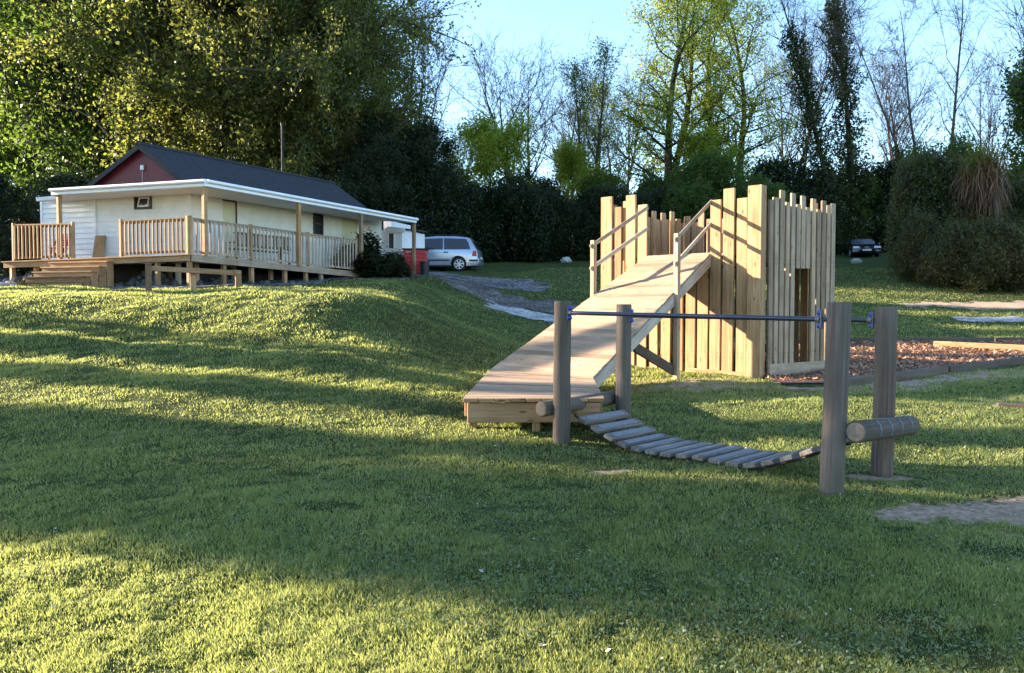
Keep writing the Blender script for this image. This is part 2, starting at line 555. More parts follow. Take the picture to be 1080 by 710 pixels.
k = NM('lawn')
tc = k.n('ShaderNodeTexCoord').outputs['Object']
n1 = k.noise(tc, .55, 5, .6)
n2 = k.noise(tc, 4.5, 6, .7)
n3 = k.noise(tc, 38, 6, .75)
vst = k.noise(k.mul(tc, (3, 9, 3)), 1, 6, .75)
c = k.ramp(n2, [(.30, (.020, .028, .012)), (.5, (.048, .066, .024)), (.72, (.120, .130, .055))])
c = k.mix(k.ramp(n1, [(.35, 0), (.7, .7)]), c, (.10, .125, .035))
c = k.mix(k.ramp(vst, [(.56, 0), (.72, .75)]), c, (.19, .165, .08))
c = k.mix(1.0, c, k.ramp(n3, [(.25, (.45, .45, .45)), (.75, (1.45, 1.45, 1.4))]), 'MULTIPLY')
bare = k.attr('bare').outputs['Fac']
dc = k.ramp(k.noise(tc, 14, 6, .7), [(.3, (.20, .13, .09)), (.5, (.48, .335, .24)), (.75, (.68, .52, .40))])
bn = k.math('ADD', bare, k.math('ADD', k.math('MULTIPLY', k.math('SUBTRACT', k.noise(tc, 30, 5, .7), .5), .9), k.math('MULTIPLY', k.math('SUBTRACT', k.noise(tc, 6, 5, .7), .5), 1.3)))
c = k.mix(k.ramp(bn, [(.42, 0), (.58, 1)]), c, dc)
# grass that is far away is not drawn blade by blade: stronger bump
k.bsdf(c, .95, k.bump(k.math('ADD', n3, n2), .9, .05), 0, .05)
M['lawn'] = k.m
ground = np_mesh('ground', V, F, None, M['lawn'], smooth=True)
bare = np.clip(.5 + m_bare(V[:, 0], V[:, 1]) * 1.1, 0, 1)
bare = np.where(V[:, 1] > 42, 0, bare)
a = ground.data.attributes.new('bare', 'FLOAT', 'POINT'); a.data.foreach_set('value', bare.astype(np.float32))
tag(ground, kind='structure')

def gravelmat(name, cols, sc):
    k = NM(name)
    tc = k.n('ShaderNodeTexCoord').outputs['Object']
    vo = k.n('ShaderNodeTexVoronoi'); vo.inputs['Scale'].default_value = sc; k.l(tc, vo.inputs['Vector'])
    sep = k.n('ShaderNodeSeparateColor'); k.l(vo.outputs['Color'], sep.inputs[0])
    c = k.ramp(sep.outputs[0], [(0, cols[0]), (.5, cols[1]), (1, cols[2])])
    n = k.noise(tc, 1.1, 5, .65)
    c = k.mix(1.0, c, k.ramp(n, [(.35, (.6, .58, .58)), (.65, (1.3, 1.3, 1.32))]), 'MULTIPLY')
    k.bsdf(c, .9, k.bump(vo.outputs['Distance'], .8, .02), 0, .1)
    return k.m
M['gravel'] = gravelmat('gravel', ((.06, .052, .05), (.13, .118, .115), (.30, .28, .275)), 12)
M['gravel_pale'] = gravelmat('pale_gravel', ((.22, .20, .19), (.38, .35, .33), (.58, .55, .52)), 14)
M['soil'] = gravelmat('soil', ((.06, .05, .045), (.13, .105, .09), (.26, .22, .20)), 14)
M['soil_dark'] = gravelmat('dark_soil', ((.05, .05, .055), (.10, .10, .11), (.22, .22, .25)), 12)
M['chipbase'] = gravelmat('chip_base', ((.09, .045, .03), (.17, .085, .06), (.28, .17, .13)), 26)

def drape(name, mask, bb, res, dz, mat, excl=()):
    x = np.arange(bb[0], bb[1], res); y = np.arange(bb[2], bb[3], res)
    X, Y = np.meshgrid(x, y)
    ok = mask(X, Y) > 0
    for e in excl: ok &= ~(e(X, Y) > 0)
    c = ok[:-1, :-1] & ok[1:, :-1] & ok[:-1, 1:] & ok[1:, 1:]
    idx = np.arange(X.size).reshape(X.shape)
    F = np.stack([idx[:-1, :-1][c], idx[:-1, 1:][c], idx[1:, 1:][c], idx[1:, :-1][c]], 1)
    used = np.unique(F); mp = -np.ones(X.size, int); mp[used] = np.arange(len(used))
    V = np.stack([X.ravel(), Y.ravel(), gz(X, Y).ravel() + dz], 1)[used]
    o = np_mesh(name, V, mp[F], None, mat, smooth=True)
    return tag(o, kind='structure')
drape('gravel_track', m_track, (-12, 5.2, 29, 39), .11, .016, M['gravel'])
drape('gravel_strip', lambda x, y: np.minimum(m_strip(x, y), np.minimum(39 - y, x + 21)), (-21, -3.4, 21.5, 36), .11, .022, M['soil_dark'], (m_track,))
drape('soil_patch', lambda x, y: m_soil(x, y), (-4, 5.2, 22, 34), .1, .014, M['soil'], (m_track,))
drape('gravel_path', lambda x, y: m_path(x, y), (-3, 5.2, 22, 33), .09, .024, M['gravel_pale'])
drape('woodchip_bed', lambda x, y: np.minimum(m_chips(x, y), 24 - x), (3.5, 24, 13, 22.5), .09, .02, M['chipbase'])
def m_rpath(x, y): return np.minimum(.62 + .1 * fbm(x, y, 1, 9) - np.abs(y - (26.3 - .12 * (x - 17))) , x - 15.0 + .4 * fbm(x, y, 1, 3))
drape('tarmac_path', m_rpath, (13, 30, 23, 29), .1, .02, M['gravel_pale'])

# ------------------------------------------------------------------ grass blades (stuff)
def fort_excl(x, y):
    return np.zeros_like(x, bool)
def grass_ok(x, y):
    ok = (m_bare(x, y) + 1.5 * (np.random.rand(len(x)) - .5) - .1 < .12)
    ok &= ~((m_track(x, y) > .05)) & ~(m_strip(x, y) > .05)
    ok &= ~(m_path(x, y) > -.02) & ~((m_chips(x, y) > -.05) & (x < 24)) & ~(m_soil(x, y) > 0.1) & ~(m_rpath(x, y) > 0)
    return ok
def blades(name, n, y0, y1, hgt, wid, seed, pw=1.0, xl=.74, lbl=None):
    rs = np.random.RandomState(seed); np.random.seed(seed)
    u = rs.rand(n)
    y = (y0 ** (1 - pw) + u * (y1 ** (1 - pw) - y0 ** (1 - pw))) ** (1 / (1 - pw)) if pw != 1 else y0 * (y1 / y0) ** u
    x = (rs.rand(n) * 2 - 1) * (xl * y + .6)
    pn = fbm(x, y, 3.2, 11)
    hole = fbm(x, y, 1.7, 31) + .6 * fbm(x, y, 5.5, 32)
    keep = grass_ok(x, y) & (rs.rand(n) < np.where(hole < -.62, .38, .92))
    x, y, pn, hole = x[keep], y[keep], pn[keep], hole[keep]
    n = len(x)
    z = gz(x, y)
    h = hgt * (.4 + .8 * rs.rand(n)) * np.clip(1 + .5 * fbm(x, y, 2.0, 12) + .55 * fbm(x, y, 11, 14), .22, 2.4) * np.where(hole < -.62, .6, 1)
    w = wid * (.6 + .8 * rs.rand(n)) * (.7 + .05 * y)
    h = h * (.8 + .03 * y)
    a = rs.rand(n) * 6.283
    ln = rs.rand(n) * 1.3 * h; la = rs.rand(n) * 6.283
    V = np.zeros((n, 3, 3))
    V[:, 0] = np.stack([x - np.cos(a) * w, y - np.sin(a) * w, z - .008], 1)
    V[:, 1] = np.stack([x + np.cos(a) * w, y + np.sin(a) * w, z - .008], 1)
    V[:, 2] = np.stack([x + np.cos(la) * ln, y + np.sin(la) * ln, z + h], 1)
    r = np.clip(.40 + .34 * rs.randn(n) + .30 * fbm(x, y, .9, 13) + .22 * fbm(x, y, 7, 15), 0, .9)
    r = np.where(rs.rand(n) < .05 + .10 * (fbm(x, y, 2.7, 51) > .35), 1.0, r)
    F = np.arange(n * 3).reshape(n, 3)
    o = np_mesh(name, V.reshape(-1, 3), F, np.repeat(r, 3), M['blade'])
    return tag(o, lbl, 'grass', kind='stuff')
blades('lawn_grass', 620000, 2.4, 12, .028, .0050, 1, 1.5, lbl='short mown lawn in the foreground around the play equipment')
blades('lawn_grass', 420000, 11, 42, .032, .0070, 2, 1.25, lbl='rough grass on the bank and slope beyond the play equipment')

# clover and daisy leaves between the grass (stuff)
rs = np.random.RandomState(15)
n = 50000
y = 2.5 * (11 / 2.5) ** rs.rand(n); x = (rs.rand(n) * 2 - 1) * .72 * y
pm = fbm(x, y, 1.3, 41) + .5 * fbm(x, y, 4, 42) + .5 * sstep(-2, 1.5, x) - .25
kk = grass_ok(x, y) & (pm > .25 * rs.rand(n)); x, y = x[kk], y[kk]; n = len(x)
c = np.stack([x, y, gz(x, y) + .012 + .022 * rs.rand(n)], 1)
A = rs.randn(n, 3) * (1, 1, .35); A /= np.linalg.norm(A, axis=1)[:, None]
B = np.cross(A, np.array([0, 0, 1.]) + rs.randn(n, 3) * .35); B /= np.linalg.norm(B, axis=1)[:, None]
s = (.005 + .006 * rs.rand(n))[:, None] * (.8 + .07 * y[:, None])
V = np.stack([c - A * s, c - B * s * .85, c + A * s, c + B * s * .85], 1).reshape(-1, 3)
o = np_mesh('clover_leaves', V, np.arange(n * 4).reshape(n, 4), np.repeat(np.clip(.45 + .3 * rs.randn(n), 0, 1), 4), M['clover'])
tag(o, 'small greyish clover leaves mixed into the foreground lawn', 'clover', kind='stuff')

# straw, fallen blossom and litter on the lawn (stuff)
rs = np.random.RandomState(5)
n = 260
y = 3 * (14 / 3) ** rs.rand(n); x = (rs.rand(n) * 2 - 1) * .7 * y
kk = grass_ok(x, y); x, y = x[kk], y[kk]; n = len(x)
c = np.stack([x, y, gz(x, y) + .022], 1)
A = rs.randn(n, 3) * (1, 1, .3); A /= np.linalg.norm(A, axis=1)[:, None]
B = np.cross(A, np.array([0, 0, 1.])) + rs.randn(n, 3) * .3; B /= np.linalg.norm(B, axis=1)[:, None]
s = (.008 + .012 * rs.rand(n) ** 2)[:, None]
V = np.stack([c - A * s, c - B * s * .6, c + A * s, c + B * s * .6], 1).reshape(-1, 3)
M['petal'] = leafmat('petal', (.38, .36, .30), (.66, .62, .55), .2, (.6, .55, .45))
o = np_mesh('fallen_petals', V, np.arange(n * 4).reshape(n, 4), np.repeat(rs.rand(n), 4), M['petal'])
tag(o, 'pale fallen petals and dry leaves scattered over the lawn', 'petals', kind='stuff')

# wood chips (stuff)
n = 34000
x = 3.9 + rs.rand(n) * 17; y = 13.5 + rs.rand(n) * 8
kk = (m_chips(x, y) > 0.02); x, y = x[kk], y[kk]; n = len(x)
c = np.stack([x, y, gz(x, y) + .03 + .025 * rs.rand(n)], 1)
A = rs.randn(n, 3) * (1, 1, .45); A /= np.linalg.norm(A, axis=1)[:, None]
B = np.cross(A, np.array([0, 0, 1.])) + rs.randn(n, 3) * .5; B /= np.linalg.norm(B, axis=1)[:, None]
s = (.02 + .035 * rs.rand(n))[:, None]
V = np.stack([c - A * s - B * s * .35, c + A * s - B * s * .3, c + A * s + B * s * .35, c - A * s + B * s * .3], 1).reshape(-1, 3)
M['chip'] = leafmat('wood_chip', (.20, .085, .05), (.58, .33, .23), .05)
o = np_mesh('wood_chips', V, np.arange(n * 4).reshape(n, 4), np.repeat(rs.rand(n) ** 1.3, 4), M['chip'])
tag(o, 'loose reddish brown wood chips covering the bed beside the fort', 'wood chips', kind='stuff')

# timber edging of the chip bed
def edging(p, q, lab, w=.12, h=.15):
    p = Vector((p[0], p[1], g1(*p) + h * .35)); q = Vector((q[0], q[1], g1(*q) + h * .35))
    b = MB(); b.beam(p, q, h, w, (0, 0, 1), .012)
    o = b.build('timber_edging', M['log'])
    return tag(o, lab, 'edging board', 'timber edging of the woodchip bed')
A = Vector((5.3, 12.72)); B = Vector((10.9, 16.5))
edging(A, A.lerp(B, .49), 'sunken weathered timber edging of the woodchips, nearer the fort')
edging(A.lerp(B, .5), B, 'sunken weathered timber edging of the woodchips, at the right')
edging((7.2, 20.95), (9.9, 21.1), 'far timber edging of the woodchip bed, just right of the fort')
edging((10.0, 21.1), (13.0, 21.25), 'middle length of the far timber edging of the woodchip bed')
edging((13.1, 21.25), (16.8, 21.4), 'right end length of the far timber edging of the woodchip bed')
b = MB(); p = P(985, 371, 19.8); q = P(1085, 377, 18.6)
p.z = g1(p.x, p.y) + .1; q.z = g1(q.x, q.y) + .1
b.beam(p, q, .13, .16, (0, 0, 1), .012)
tag(b.build('timber_sleeper', M['pine']), 'pale new timber sleeper lying on the woodchips in front of the far edging', 'sleeper')
b = MB(); p = P(1052, 421, 10.6); q = P(1095, 424, 10.4); p.z = g1(p.x, p.y) + .02; q.z = g1(q.x, q.y) + .02
b.beam(p, q, .07, .1, (0, 0, 1), .012)
tag(b.build('timber_sleeper', M['log']), 'short grey timber half buried in the grass at the right edge', 'sleeper')
# ------------------------------------------------------------------ play fort
random.seed(3)
FC = Vector((4.44, 14.0)); FA = Vector((1.88, 16.4)); FB = Vector((6.33, 15.6)); FD = FA + (FB - FC)
uf = (FA - FC).normalized(); ur = (FB - FC).normalized()
nf = Vector((-uf.y, uf.x)); nf = nf if nf.y < 0 else -nf         # outward (to camera) normals
nr = Vector((ur.y, -ur.x)); nr = nr if nr.y < 0 else -nr
PLAT = P(750, 267, 14.7).z
def v3(p, z): return Vector((p[0], p[1], z))
fort = thing('play_fort', 'pale pine palisade play fort with a narrow dark doorway beside the woodchips', 'play fort',
             (FC.x, FC.y, g1(FC.x, FC.y)))

def pboard(px0, px1, ytop, A, B, nrm, off, th=.045, zb=None, ztop=None, mat='pine', name='board', par=fort, ybot=None, tilt=.004):
    c0, _ = on_line(px0, A, B); c1, _ = on_line(px1, A, B)
    c = (c0 + c1) / 2; w = (c1 - c0).length
    u = (c1 - c0).normalized()
    if ztop is None: ztop = zat(ytop, c.y)
    if ybot is not None: zb = zat(ybot, c.y)
    if zb is None: zb = g1(c.x, c.y) - .12
    c = c + nrm * off
    b = MB()
    t = Vector((u.x * random.uniform(-tilt, tilt), u.y * random.uniform(-tilt, tilt), 1)).normalized()
    b.box(v3(c, (ztop + zb) / 2), v3(u, 0), t.cross(v3(u, 0)), t, w, th, ztop - zb, .007)
    b.cur = 1
    for zz in (PLAT - .22, PLAT - .14, .60, .68):
        if zb < zz < ztop:
            for q in (-.3, .3):
                m_ = v3(c, zz) + v3(u, 0) * w * q + v3(nrm, 0) * (th / 2 + .001)
                b.tube([m_, m_ + v3(nrm, 0) * .002], .0075, 6)
    b.cur = 0
    return b.build(name, M[mat], par)

# front face: boards left of the opening, right of it, and short ones under the ramp
for (a, c_, t, off, th) in ((635, 646.5, 208, .03, .05), (648.5, 655.5, 218.5, 0, .045), (655, 660, 212, -.06, .045),
                        (661, 671, 206, .03, .05), (672.8, 682.5, 216, .01, .045),
                        (749.5, 760.5, 211, .02, .05), (763, 774.5, 199, .03, .05), (777, 788, 209, .01, .045)):
    pboard(a, c_, t, FC, FA, nf, off, th)
pboard(790, 804.5, 196, FC, FA, nf, .0, .20, name='corner_post')
for (a, c_) in ((640, 648), (650, 658.5), (661, 668), (670.5, 681), (684, 693.5), (697, 707), (711.5, 720), (723, 733), (735.5, 746.5)):
    pboard(a, c_, 0, FC, FA, nf, -.02, .045, ztop=PLAT - .06)
# rails behind the front boards
for z in (PLAT - .18, g1(3, 15) + .35):
    b = MB(); b.beam(v3(FC - nf * .10 + uf * .1, z), v3(FA - nf * .10, z), .14, .06)
    b.build('rail', M['pine'], fort)
b = MB(); p = FC + uf * .12 + nf * .035; q = FC + uf * 1.5 + nf * .035
b.beam(v3(p, g1(*p) + .02), v3(q, g1(*q) + .02), .12, .05, (0, 0, 1), .01); b.build('base_board', M['pine'], fort)

# right face: narrow slats outside, infill above, doorway; the face's shade is put into the greyer pine colour
tall = {819: 200.5, 829: 204, 841: 207, 851: 209.5, 861.5: 212, 869: 214.5}
lower = ((808.2, 812.4), (813.8, 818), (819.3, 824), (825.3, 829.5), (831, 835.3), (852.8, 857), (858, 862.2), (863.2, 867.3), (868.2, 872.2), (873.2, 877.4))
tops = (211, 210, 201, 213.5, 204, 210, 221, 212, 217.5, 215)
for (a, c_), t in zip(lower, tops):
    pboard(a + .05, c_ - .25, t, FC, FB, nr, .03, .045, mat='pine_grey', ybot=None, name='slat')
for (a, c_, t) in ((836.8, 841, 216), (841.6, 846, 207), (846.6, 851.2, 219)):
    pboard(a + .05, c_ - .25, t, FC, FB, nr, .03, .045, mat='pine_grey', ybot=283.5, name='slat')
for (a, c_, t) in ((809.5, 816, 213), (816.2, 822.5, 208), (822.7, 829.5, 215.5), (829.7, 836.5, 216.5), (836.7, 844, 219), (844.2, 851.5, 220.5), (851.7, 858.5, 222), (858.7, 865.5, 222.5), (865.7, 875.5, 224)):
    c0, _ = on_line((a + c_) / 2, FC, FB)
    pboard(a, c_, t, FC, FB, nr, -.045, .035, mat='pine_grey', zb=zat(277, c0.y), name='board')
b = MB(); p = FC + ur * .14 + nr * .065; q = FB + nr * .065
b.beam(v3(p, .385), v3(q, .365), .22, .06, (0, 0, 1), .012); b.build('base_board', M['pine_grey'], fort)
for z in (PLAT - .1,):
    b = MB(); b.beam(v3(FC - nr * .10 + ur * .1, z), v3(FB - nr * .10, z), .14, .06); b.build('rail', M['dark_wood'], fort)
# corner posts inside, the post and brace seen through the doorway
for (cx, cy, m) in ((FB.x - .10, FB.y - .02, 'pine_grey'), (FA.x + .12, FA.y + .14, 'pine'), (FD.x, FD.y - .05, 'pine')):
    b = MB(); b.beam((cx, cy, g1(cx, cy) - .1), (cx, cy, PLAT + 1.0), .1, .1, (1, 0, 0)); b.build('post', M[m], fort)
pp, _ = on_line(843, FC, FB); pp = pp - nr * .9
b = MB(); b.beam((pp.x + .02, pp.y, g1(pp.x, pp.y) - .1), (pp.x + .02, pp.y, g1(pp.x, pp.y) + .85), .14, .14, (1, 0, 0)); b.build('post', M['pine'], fort)
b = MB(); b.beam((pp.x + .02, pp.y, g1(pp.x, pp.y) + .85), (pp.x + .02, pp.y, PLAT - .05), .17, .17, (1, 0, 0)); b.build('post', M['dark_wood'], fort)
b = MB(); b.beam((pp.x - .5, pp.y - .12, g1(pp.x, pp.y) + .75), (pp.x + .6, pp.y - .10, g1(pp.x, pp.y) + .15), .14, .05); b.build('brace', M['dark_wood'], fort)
# left and back walls
def back_wall(A, B, n, inw, zlow):
    L = (B - A).length; w = L / n
    for i in range(n):
        c = A + (B - A) * ((i + .5) / n) + inw * (.03 if i % 2 else 0)
        top = zlow + (0.16 if i % 2 else 0) + random.uniform(-.05, .05)
        u = (B - A).normalized()
        b = MB(); zb = g1(c.x, c.y) - .1
        b.box(v3(c, (top + zb) / 2), v3(u, 0), v3((-u.y, u.x), 0), (0, 0, 1), w * random.uniform(.8, .93), .045, top - zb, .007)
        b.build('board', M['pine'], fort)
back_wall(FA + ur * .1, FD, 15, uf * -1, zat(229, 17.2))
back_wall(FD, FB + uf * .1, 19, nf, zat(231, 17.2))
# platform and roofless upper deck
b = MB()
o0, o1, o2, o3 = FC - nf * .08 + ur * .1, FA - nf * .08 + ur * .1, FD - ur * .12, FB - ur * .12 + nf * 0
for i in range(17):
    t0, t1 = i / 17, (i + .96) / 17
    a0 = o0.lerp(o3, t0); a1 = o1.lerp(o2, t0); c0 = o0.lerp(o3, t1); c1 = o1.lerp(o2, t1)
    b.slab([v3(a0, PLAT), v3(a1, PLAT), v3(c1, PLAT), v3(c0, PLAT)], .04)
b.build('platform', M['pine_deck'], fort)
b = MB()
for t in (.15, .5, .85):
    b.beam(v3(o0.lerp(o3, t), PLAT - .12), v3(o1.lerp(o2, t), PLAT - .12), .14, .05)
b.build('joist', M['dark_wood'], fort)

# ------------------------------------------------------------------ ramp with landing
LZ = EYE - 1.0
FL = on_plane(488, 420, LZ); FR = on_plane(637, 419.5, LZ); KL = on_plane(518, 389, LZ); KR = on_plane(625, 398, LZ)
O1 = P(683, 268, 15.6); O2 = P(750, 267, 14.7); O1.z = O2.z = PLAT + .012
FR.y = FL.y + .05
FL2 = FL.copy()
ramp = thing('wooden_ramp', 'sloping timber plank ramp with handrails rising to the fort from a low landing', 'ramp',
             ((FL.x + FR.x) / 2, FL.y, g1(0.2, FL.y)))
def planks(a0, a1, b0, b1, n, th, gap=.006):
    b = MB()
    for i in range(n):
        L = (a1 - a0).length / n
        t0 = i / n; t1 = (i + 1) / n - gap / (a1 - a0).length
        dz = Vector((0, 0, random.uniform(-.0025, .0025)))
        e = random.uniform(-.008, .008)
        d = (b0 - a0).normalized() * e
        b.slab([a0.lerp(a1, t0) - d + dz, b0.lerp(b1, t0) + d + dz, b0.lerp(b1, t1) + d + dz, a0.lerp(a1, t1) - d + dz], th)
    return b
planks(FL, KL, FR, KR, 25, .035).build('landing_deck', M['pine_deck'], ramp)
planks(KL, O1, KR, O2, 34, .035).build('ramp_deck', M['pine_deck'], ramp)
# joist ends along the landing's front edge
b = MB()
for i in range(9):
    p = FL.lerp(FR, i / 9 + .002); q = FL.lerp(FR, (i + 1) / 9 - .004)
    b.beam(p + Vector((0, -.03, -.022)), q + Vector((0, -.03, -.022)), .04, .045, (0, 0, 1), .006)
b.build('nosing', M['pine'], ramp)
b = MB(); b.beam(FL + Vector((.05, .02, -.165)), FR + Vector((-.05, .02, -.165)), .22, .045, (0, 0, 1), .006); b.build('fascia_board', M['pine'], ramp)
b = MB(); b.beam(FL + Vector((.04, .05, -.13)), KL + Vector((.04, 0, -.13)), .16, .045); b.build('stringer', M['pine'], ramp)
b = MB(); b.beam(FR + Vector((-.04, .05, -.13)), KR + Vector((-.04, 0, -.13)), .16, .045); b.build('stringer', M['pine'], ramp)
dn = Vector((0, 0, -.135))
sd_ = Vector((nf.y, -nf.x, 0)) * .0
b = MB(); b.beam(KR + dn, O2 + dn + Vector((0, 0, .0)), .17, .05); b.build('stringer', M['rail_wood'], ramp)
b = MB(); b.beam(KL + dn, O1 + dn, .17, .05); b.build('stringer', M['rail_wood'], ramp)
def legs(pts, w=.09, m='pine'):
    for p in pts:
        b = MB(); b.beam((p.x, p.y, g1(p.x, p.y) - .1), (p.x, p.y, p.z), w, w, (1, 0, 0)); b.build('leg', M[m], ramp)
legs([FL.lerp(FR, .52) + Vector((0, .09, -.1)), FL.lerp(FR, .06) + Vector((0, .35, -.1)), FR + Vector((-.1, .3, -.1)),
      KL + Vector((.1, 0, -.1)), KR + Vector((-.1, 0, -.1)), KL.lerp(O1, .5) + Vector((.05, 0, -.1))])
# handrails
def rail_set(A, B, tpost, side, px_post):
    p = A.lerp(B, tpost)
    out = side
    base = p + out * .05
    topz = base.z + .98
    b = MB(); b.beam((base.x, base.y, g1(base.x, base.y) - .1), (base.x, base.y, topz), .09, .09, (out.x, out.y, 0), .008)
    b.build('handrail_post', M['pine_grey'], ramp)
    e = B + out * .0
    for dh in (.93, .52):
        b = MB(); b.beam(base - (B - A).normalized() * .10 + Vector((0, 0, dh - .03)), e + Vector((0, 0, dh + .02)), .07, .035, (0, 0, 1), .008)
        b.build('handrail', M['rail_wood'], ramp)
def tline(px, A, B):
    return on_line(px, A, B)[1]
rd = (O2 - KR).normalized(); side = Vector((uf.x, uf.y, 0))
rail_set(KR, O2, tline(711, KR, O2), -side, 711)
rail_set(KL, O1, tline(628, KL, O1), side, 628)
p = KR.lerp(O2, .30) + Vector((0, 0, -.22)); q = KR.lerp(O2, tline(711, KR, O2)); q = Vector((q.x, q.y, g1(q.x, q.y) + .15))
b = MB(); b.beam(p, q, .16, .05, (0, 0, 1)); b.build('brace', M['dark_wood'], ramp)

# ------------------------------------------------------------------ plank suspension bridge
RN = Vector((2.555, 6.25)); RF = Vector((3.335, 7.05)); LN = Vector((.525, 8.30)); LF = Vector((1.29, 9.10))
bdir = ((RN + RF) / 2 - (LN + LF) / 2).normalized(); pdir = (RF - RN).normalized()
bridge = thing('plank_bridge', 'low sagging chain bridge of grey planks slung between four round weathered posts', 'play bridge',
               ((LN.x + RN.x) / 2, (LN.y + RN.y) / 2, g1(1.5, 7.3)))
def logpost(c, ztop, lean, r=.09):
    zb = g1(c.x, c.y) - .15
    n = 7; pts = []; rad = []
    for i in range(n):
        t = i / (n - 1)
        pts.append((c.x + lean[0] * t + random.uniform(-.003, .003), c.y + lean[1] * t, zb + (ztop - zb) * t)); rad.append(r * (1.02 - .05 * t))
    pts.append((pts[-1][0], pts[-1][1], ztop + .012)); rad.append(r * .9)
    b = MB(); b.tube(pts, rad, 20, rough=.02); return b.build('post', M['log'], bridge)
logpost(RN, zat(320, 6.25), (.045, 0), .092); logpost(RF, zat(325, 7.05), (.02, 0), .092)
logpost(LN, zat(319, 8.3), (.01, 0), .092); logpost(LF, zat(322, 9.1), (.005, 0), .090)
# cross logs
def crosslog(p, q, r, em='log_end'):
    b = MB(); pts = [Vector(p).lerp(Vector(q), i / 5) for i in range(6)]; pts = [pts[0] - (pts[1] - pts[0]) * .03] + pts + [pts[-1] + (pts[1] - pts[0]) * .03]
    b.tube(pts, [r * .9] + [r] * 6 + [r * .9], 18, rough=.02)
    o = b.build('cross_log', M['log'], bridge)
    dd = (pts[1] - pts[0]).normalized()
    for e_, sg in ((pts[0], -1), (pts[-1], 1)):
        b = MB(); b.tube([e_ + dd * sg * .001, e_ + dd * sg * .004], [r * .84, r * .8], 18); b.build('log_end', M[em], o)
    return o
lz0 = zat(432, 8.3)
a = LN - bdir * .17 - pdir * .13; c = LF - bdir * .17 + pdir * .0
crosslog(v3(a, lz0), v3(c, lz0 + .02), .082, 'log')
a = RN + bdir * .18 + pdir * .02; c = RF + bdir * .18 + pdir * .16
cl = crosslog(v3(a, zat(456, 6.12)), v3(c, zat(447.5, 7.1)), .088)
ra, rc = v3(a, zat(456, 6.12)), v3(c, zat(447.5, 7.1))
for i in range(4):
    t = .22 + .2 * i
    m = ra.lerp(rc, t) + Vector((bdir.x, bdir.y, 0)) * .0
    pts = [m + Vector((bdir.x * .088 * math.cos(s_), bdir.y * .088 * math.cos(s_), .094 * math.sin(s_))) + v3(pdir, 0) * .02 for s_ in (-.5, 0, .5, 1.0)]
    b = MB(); b.tube(pts, .009, 6); b.build('staple', M['steel'], bridge)
# hand bars and clamps
for (p, q, y0, y1) in ((LN, RN, 330, 337), (LF, RF, 333, 338)):
    s0 = p + bdir * .085; s1 = q - bdir * .085
    P0 = v3(s0, zat(y0, p.y)); P1 = v3(s1, zat(y1, q.y))
    b = MB(); b.tube([P0, P1], .021, 12); b.build('hand_bar', M['bar'], bridge)
    for Q, sg in ((P0, 1), (P1, -1)):
        d3 = v3(bdir, 0) * sg
        b = MB(); b.box(Q + d3 * .012, d3, v3(pdir, 0), (0, 0, 1), .016, .05, .15, .006)
        b.tube([Q + d3 * .02, Q + d3 * .06], [.034, .026], 12)
        o = b.build('clamp', M['steel'], bridge)
        for dz in (.052, -.052):
            b = MB(); b.tube([Q + d3 * .02 + Vector((0, 0, dz)), Q + d3 * .032 + Vector((0, 0, dz)), Q + d3 * .045 + Vector((0, 0, dz)), Q + d3 * .05 + Vector((0, 0, dz))], [.024, .025, .018, .006], 10)
            b.build('bolt_cap', M['blue'], o)
# slats following the sag
cs = (LN + LF) / 2; ce = (RN + RF) / 2
h0 = zat(433, 8.72); h1 = zat(461, 6.65); hm = zat(488, 7.57) - .005
def sag(u):
    # quadratic through (0,h0) (.56,hm) (1,h1)
    L = [(0, h0), (.55, hm), (1, h1)]
    r = 0
    for i, (ui, hi) in enumerate(L):
        w = hi
        for j, (uj, _) in enumerate(L):
            if j != i: w *= (u - uj) / (ui - uj)
        r += w
    p = cs.lerp(ce, u)
    return max(r, g1(p.x, p.y) + .03)
def bp(u): return v3(cs.lerp(ce, u), sag(u))
NS = 15
for i in range(NS):
    u = .045 + (i + .1) * .915 / NS
    p = bp(u); d = (bp(u + .03) - bp(u - .03)).normalized()
    w = v3(pdir, 0)
    n = d.cross(w); n = n if n.z > 0 else -n
    b = MB(); b.box(p + n * .02, d, n, w, .122, .045, .80 + random.uniform(-.01, .01), .008)
    sl_ = b.build('slat', M['slat'], bridge)
    b = MB(); b.box(p + n * .0445, d, n, w, .075, .004, .64, .001); b.build('grip_strip', M['grip'], sl_)
for sgn in (-1, 1):
    pts = [bp(max(0.0, min(1, i / 24))) + v3(pdir, 0) * .33 * sgn + Vector((0, 0, -.016)) for i in range(25)]
    b = MB()
    for i in range(24):
        for k_ in range(3):
            a_ = pts[i].lerp(pts[i + 1], k_ / 3); c_ = pts[i].lerp(pts[i + 1], (k_ + 1.2) / 3)
            b.tube([a_, c_], .009 if k_ % 2 else .014, 6)
    b.build('chain', M['chain'], bridge)
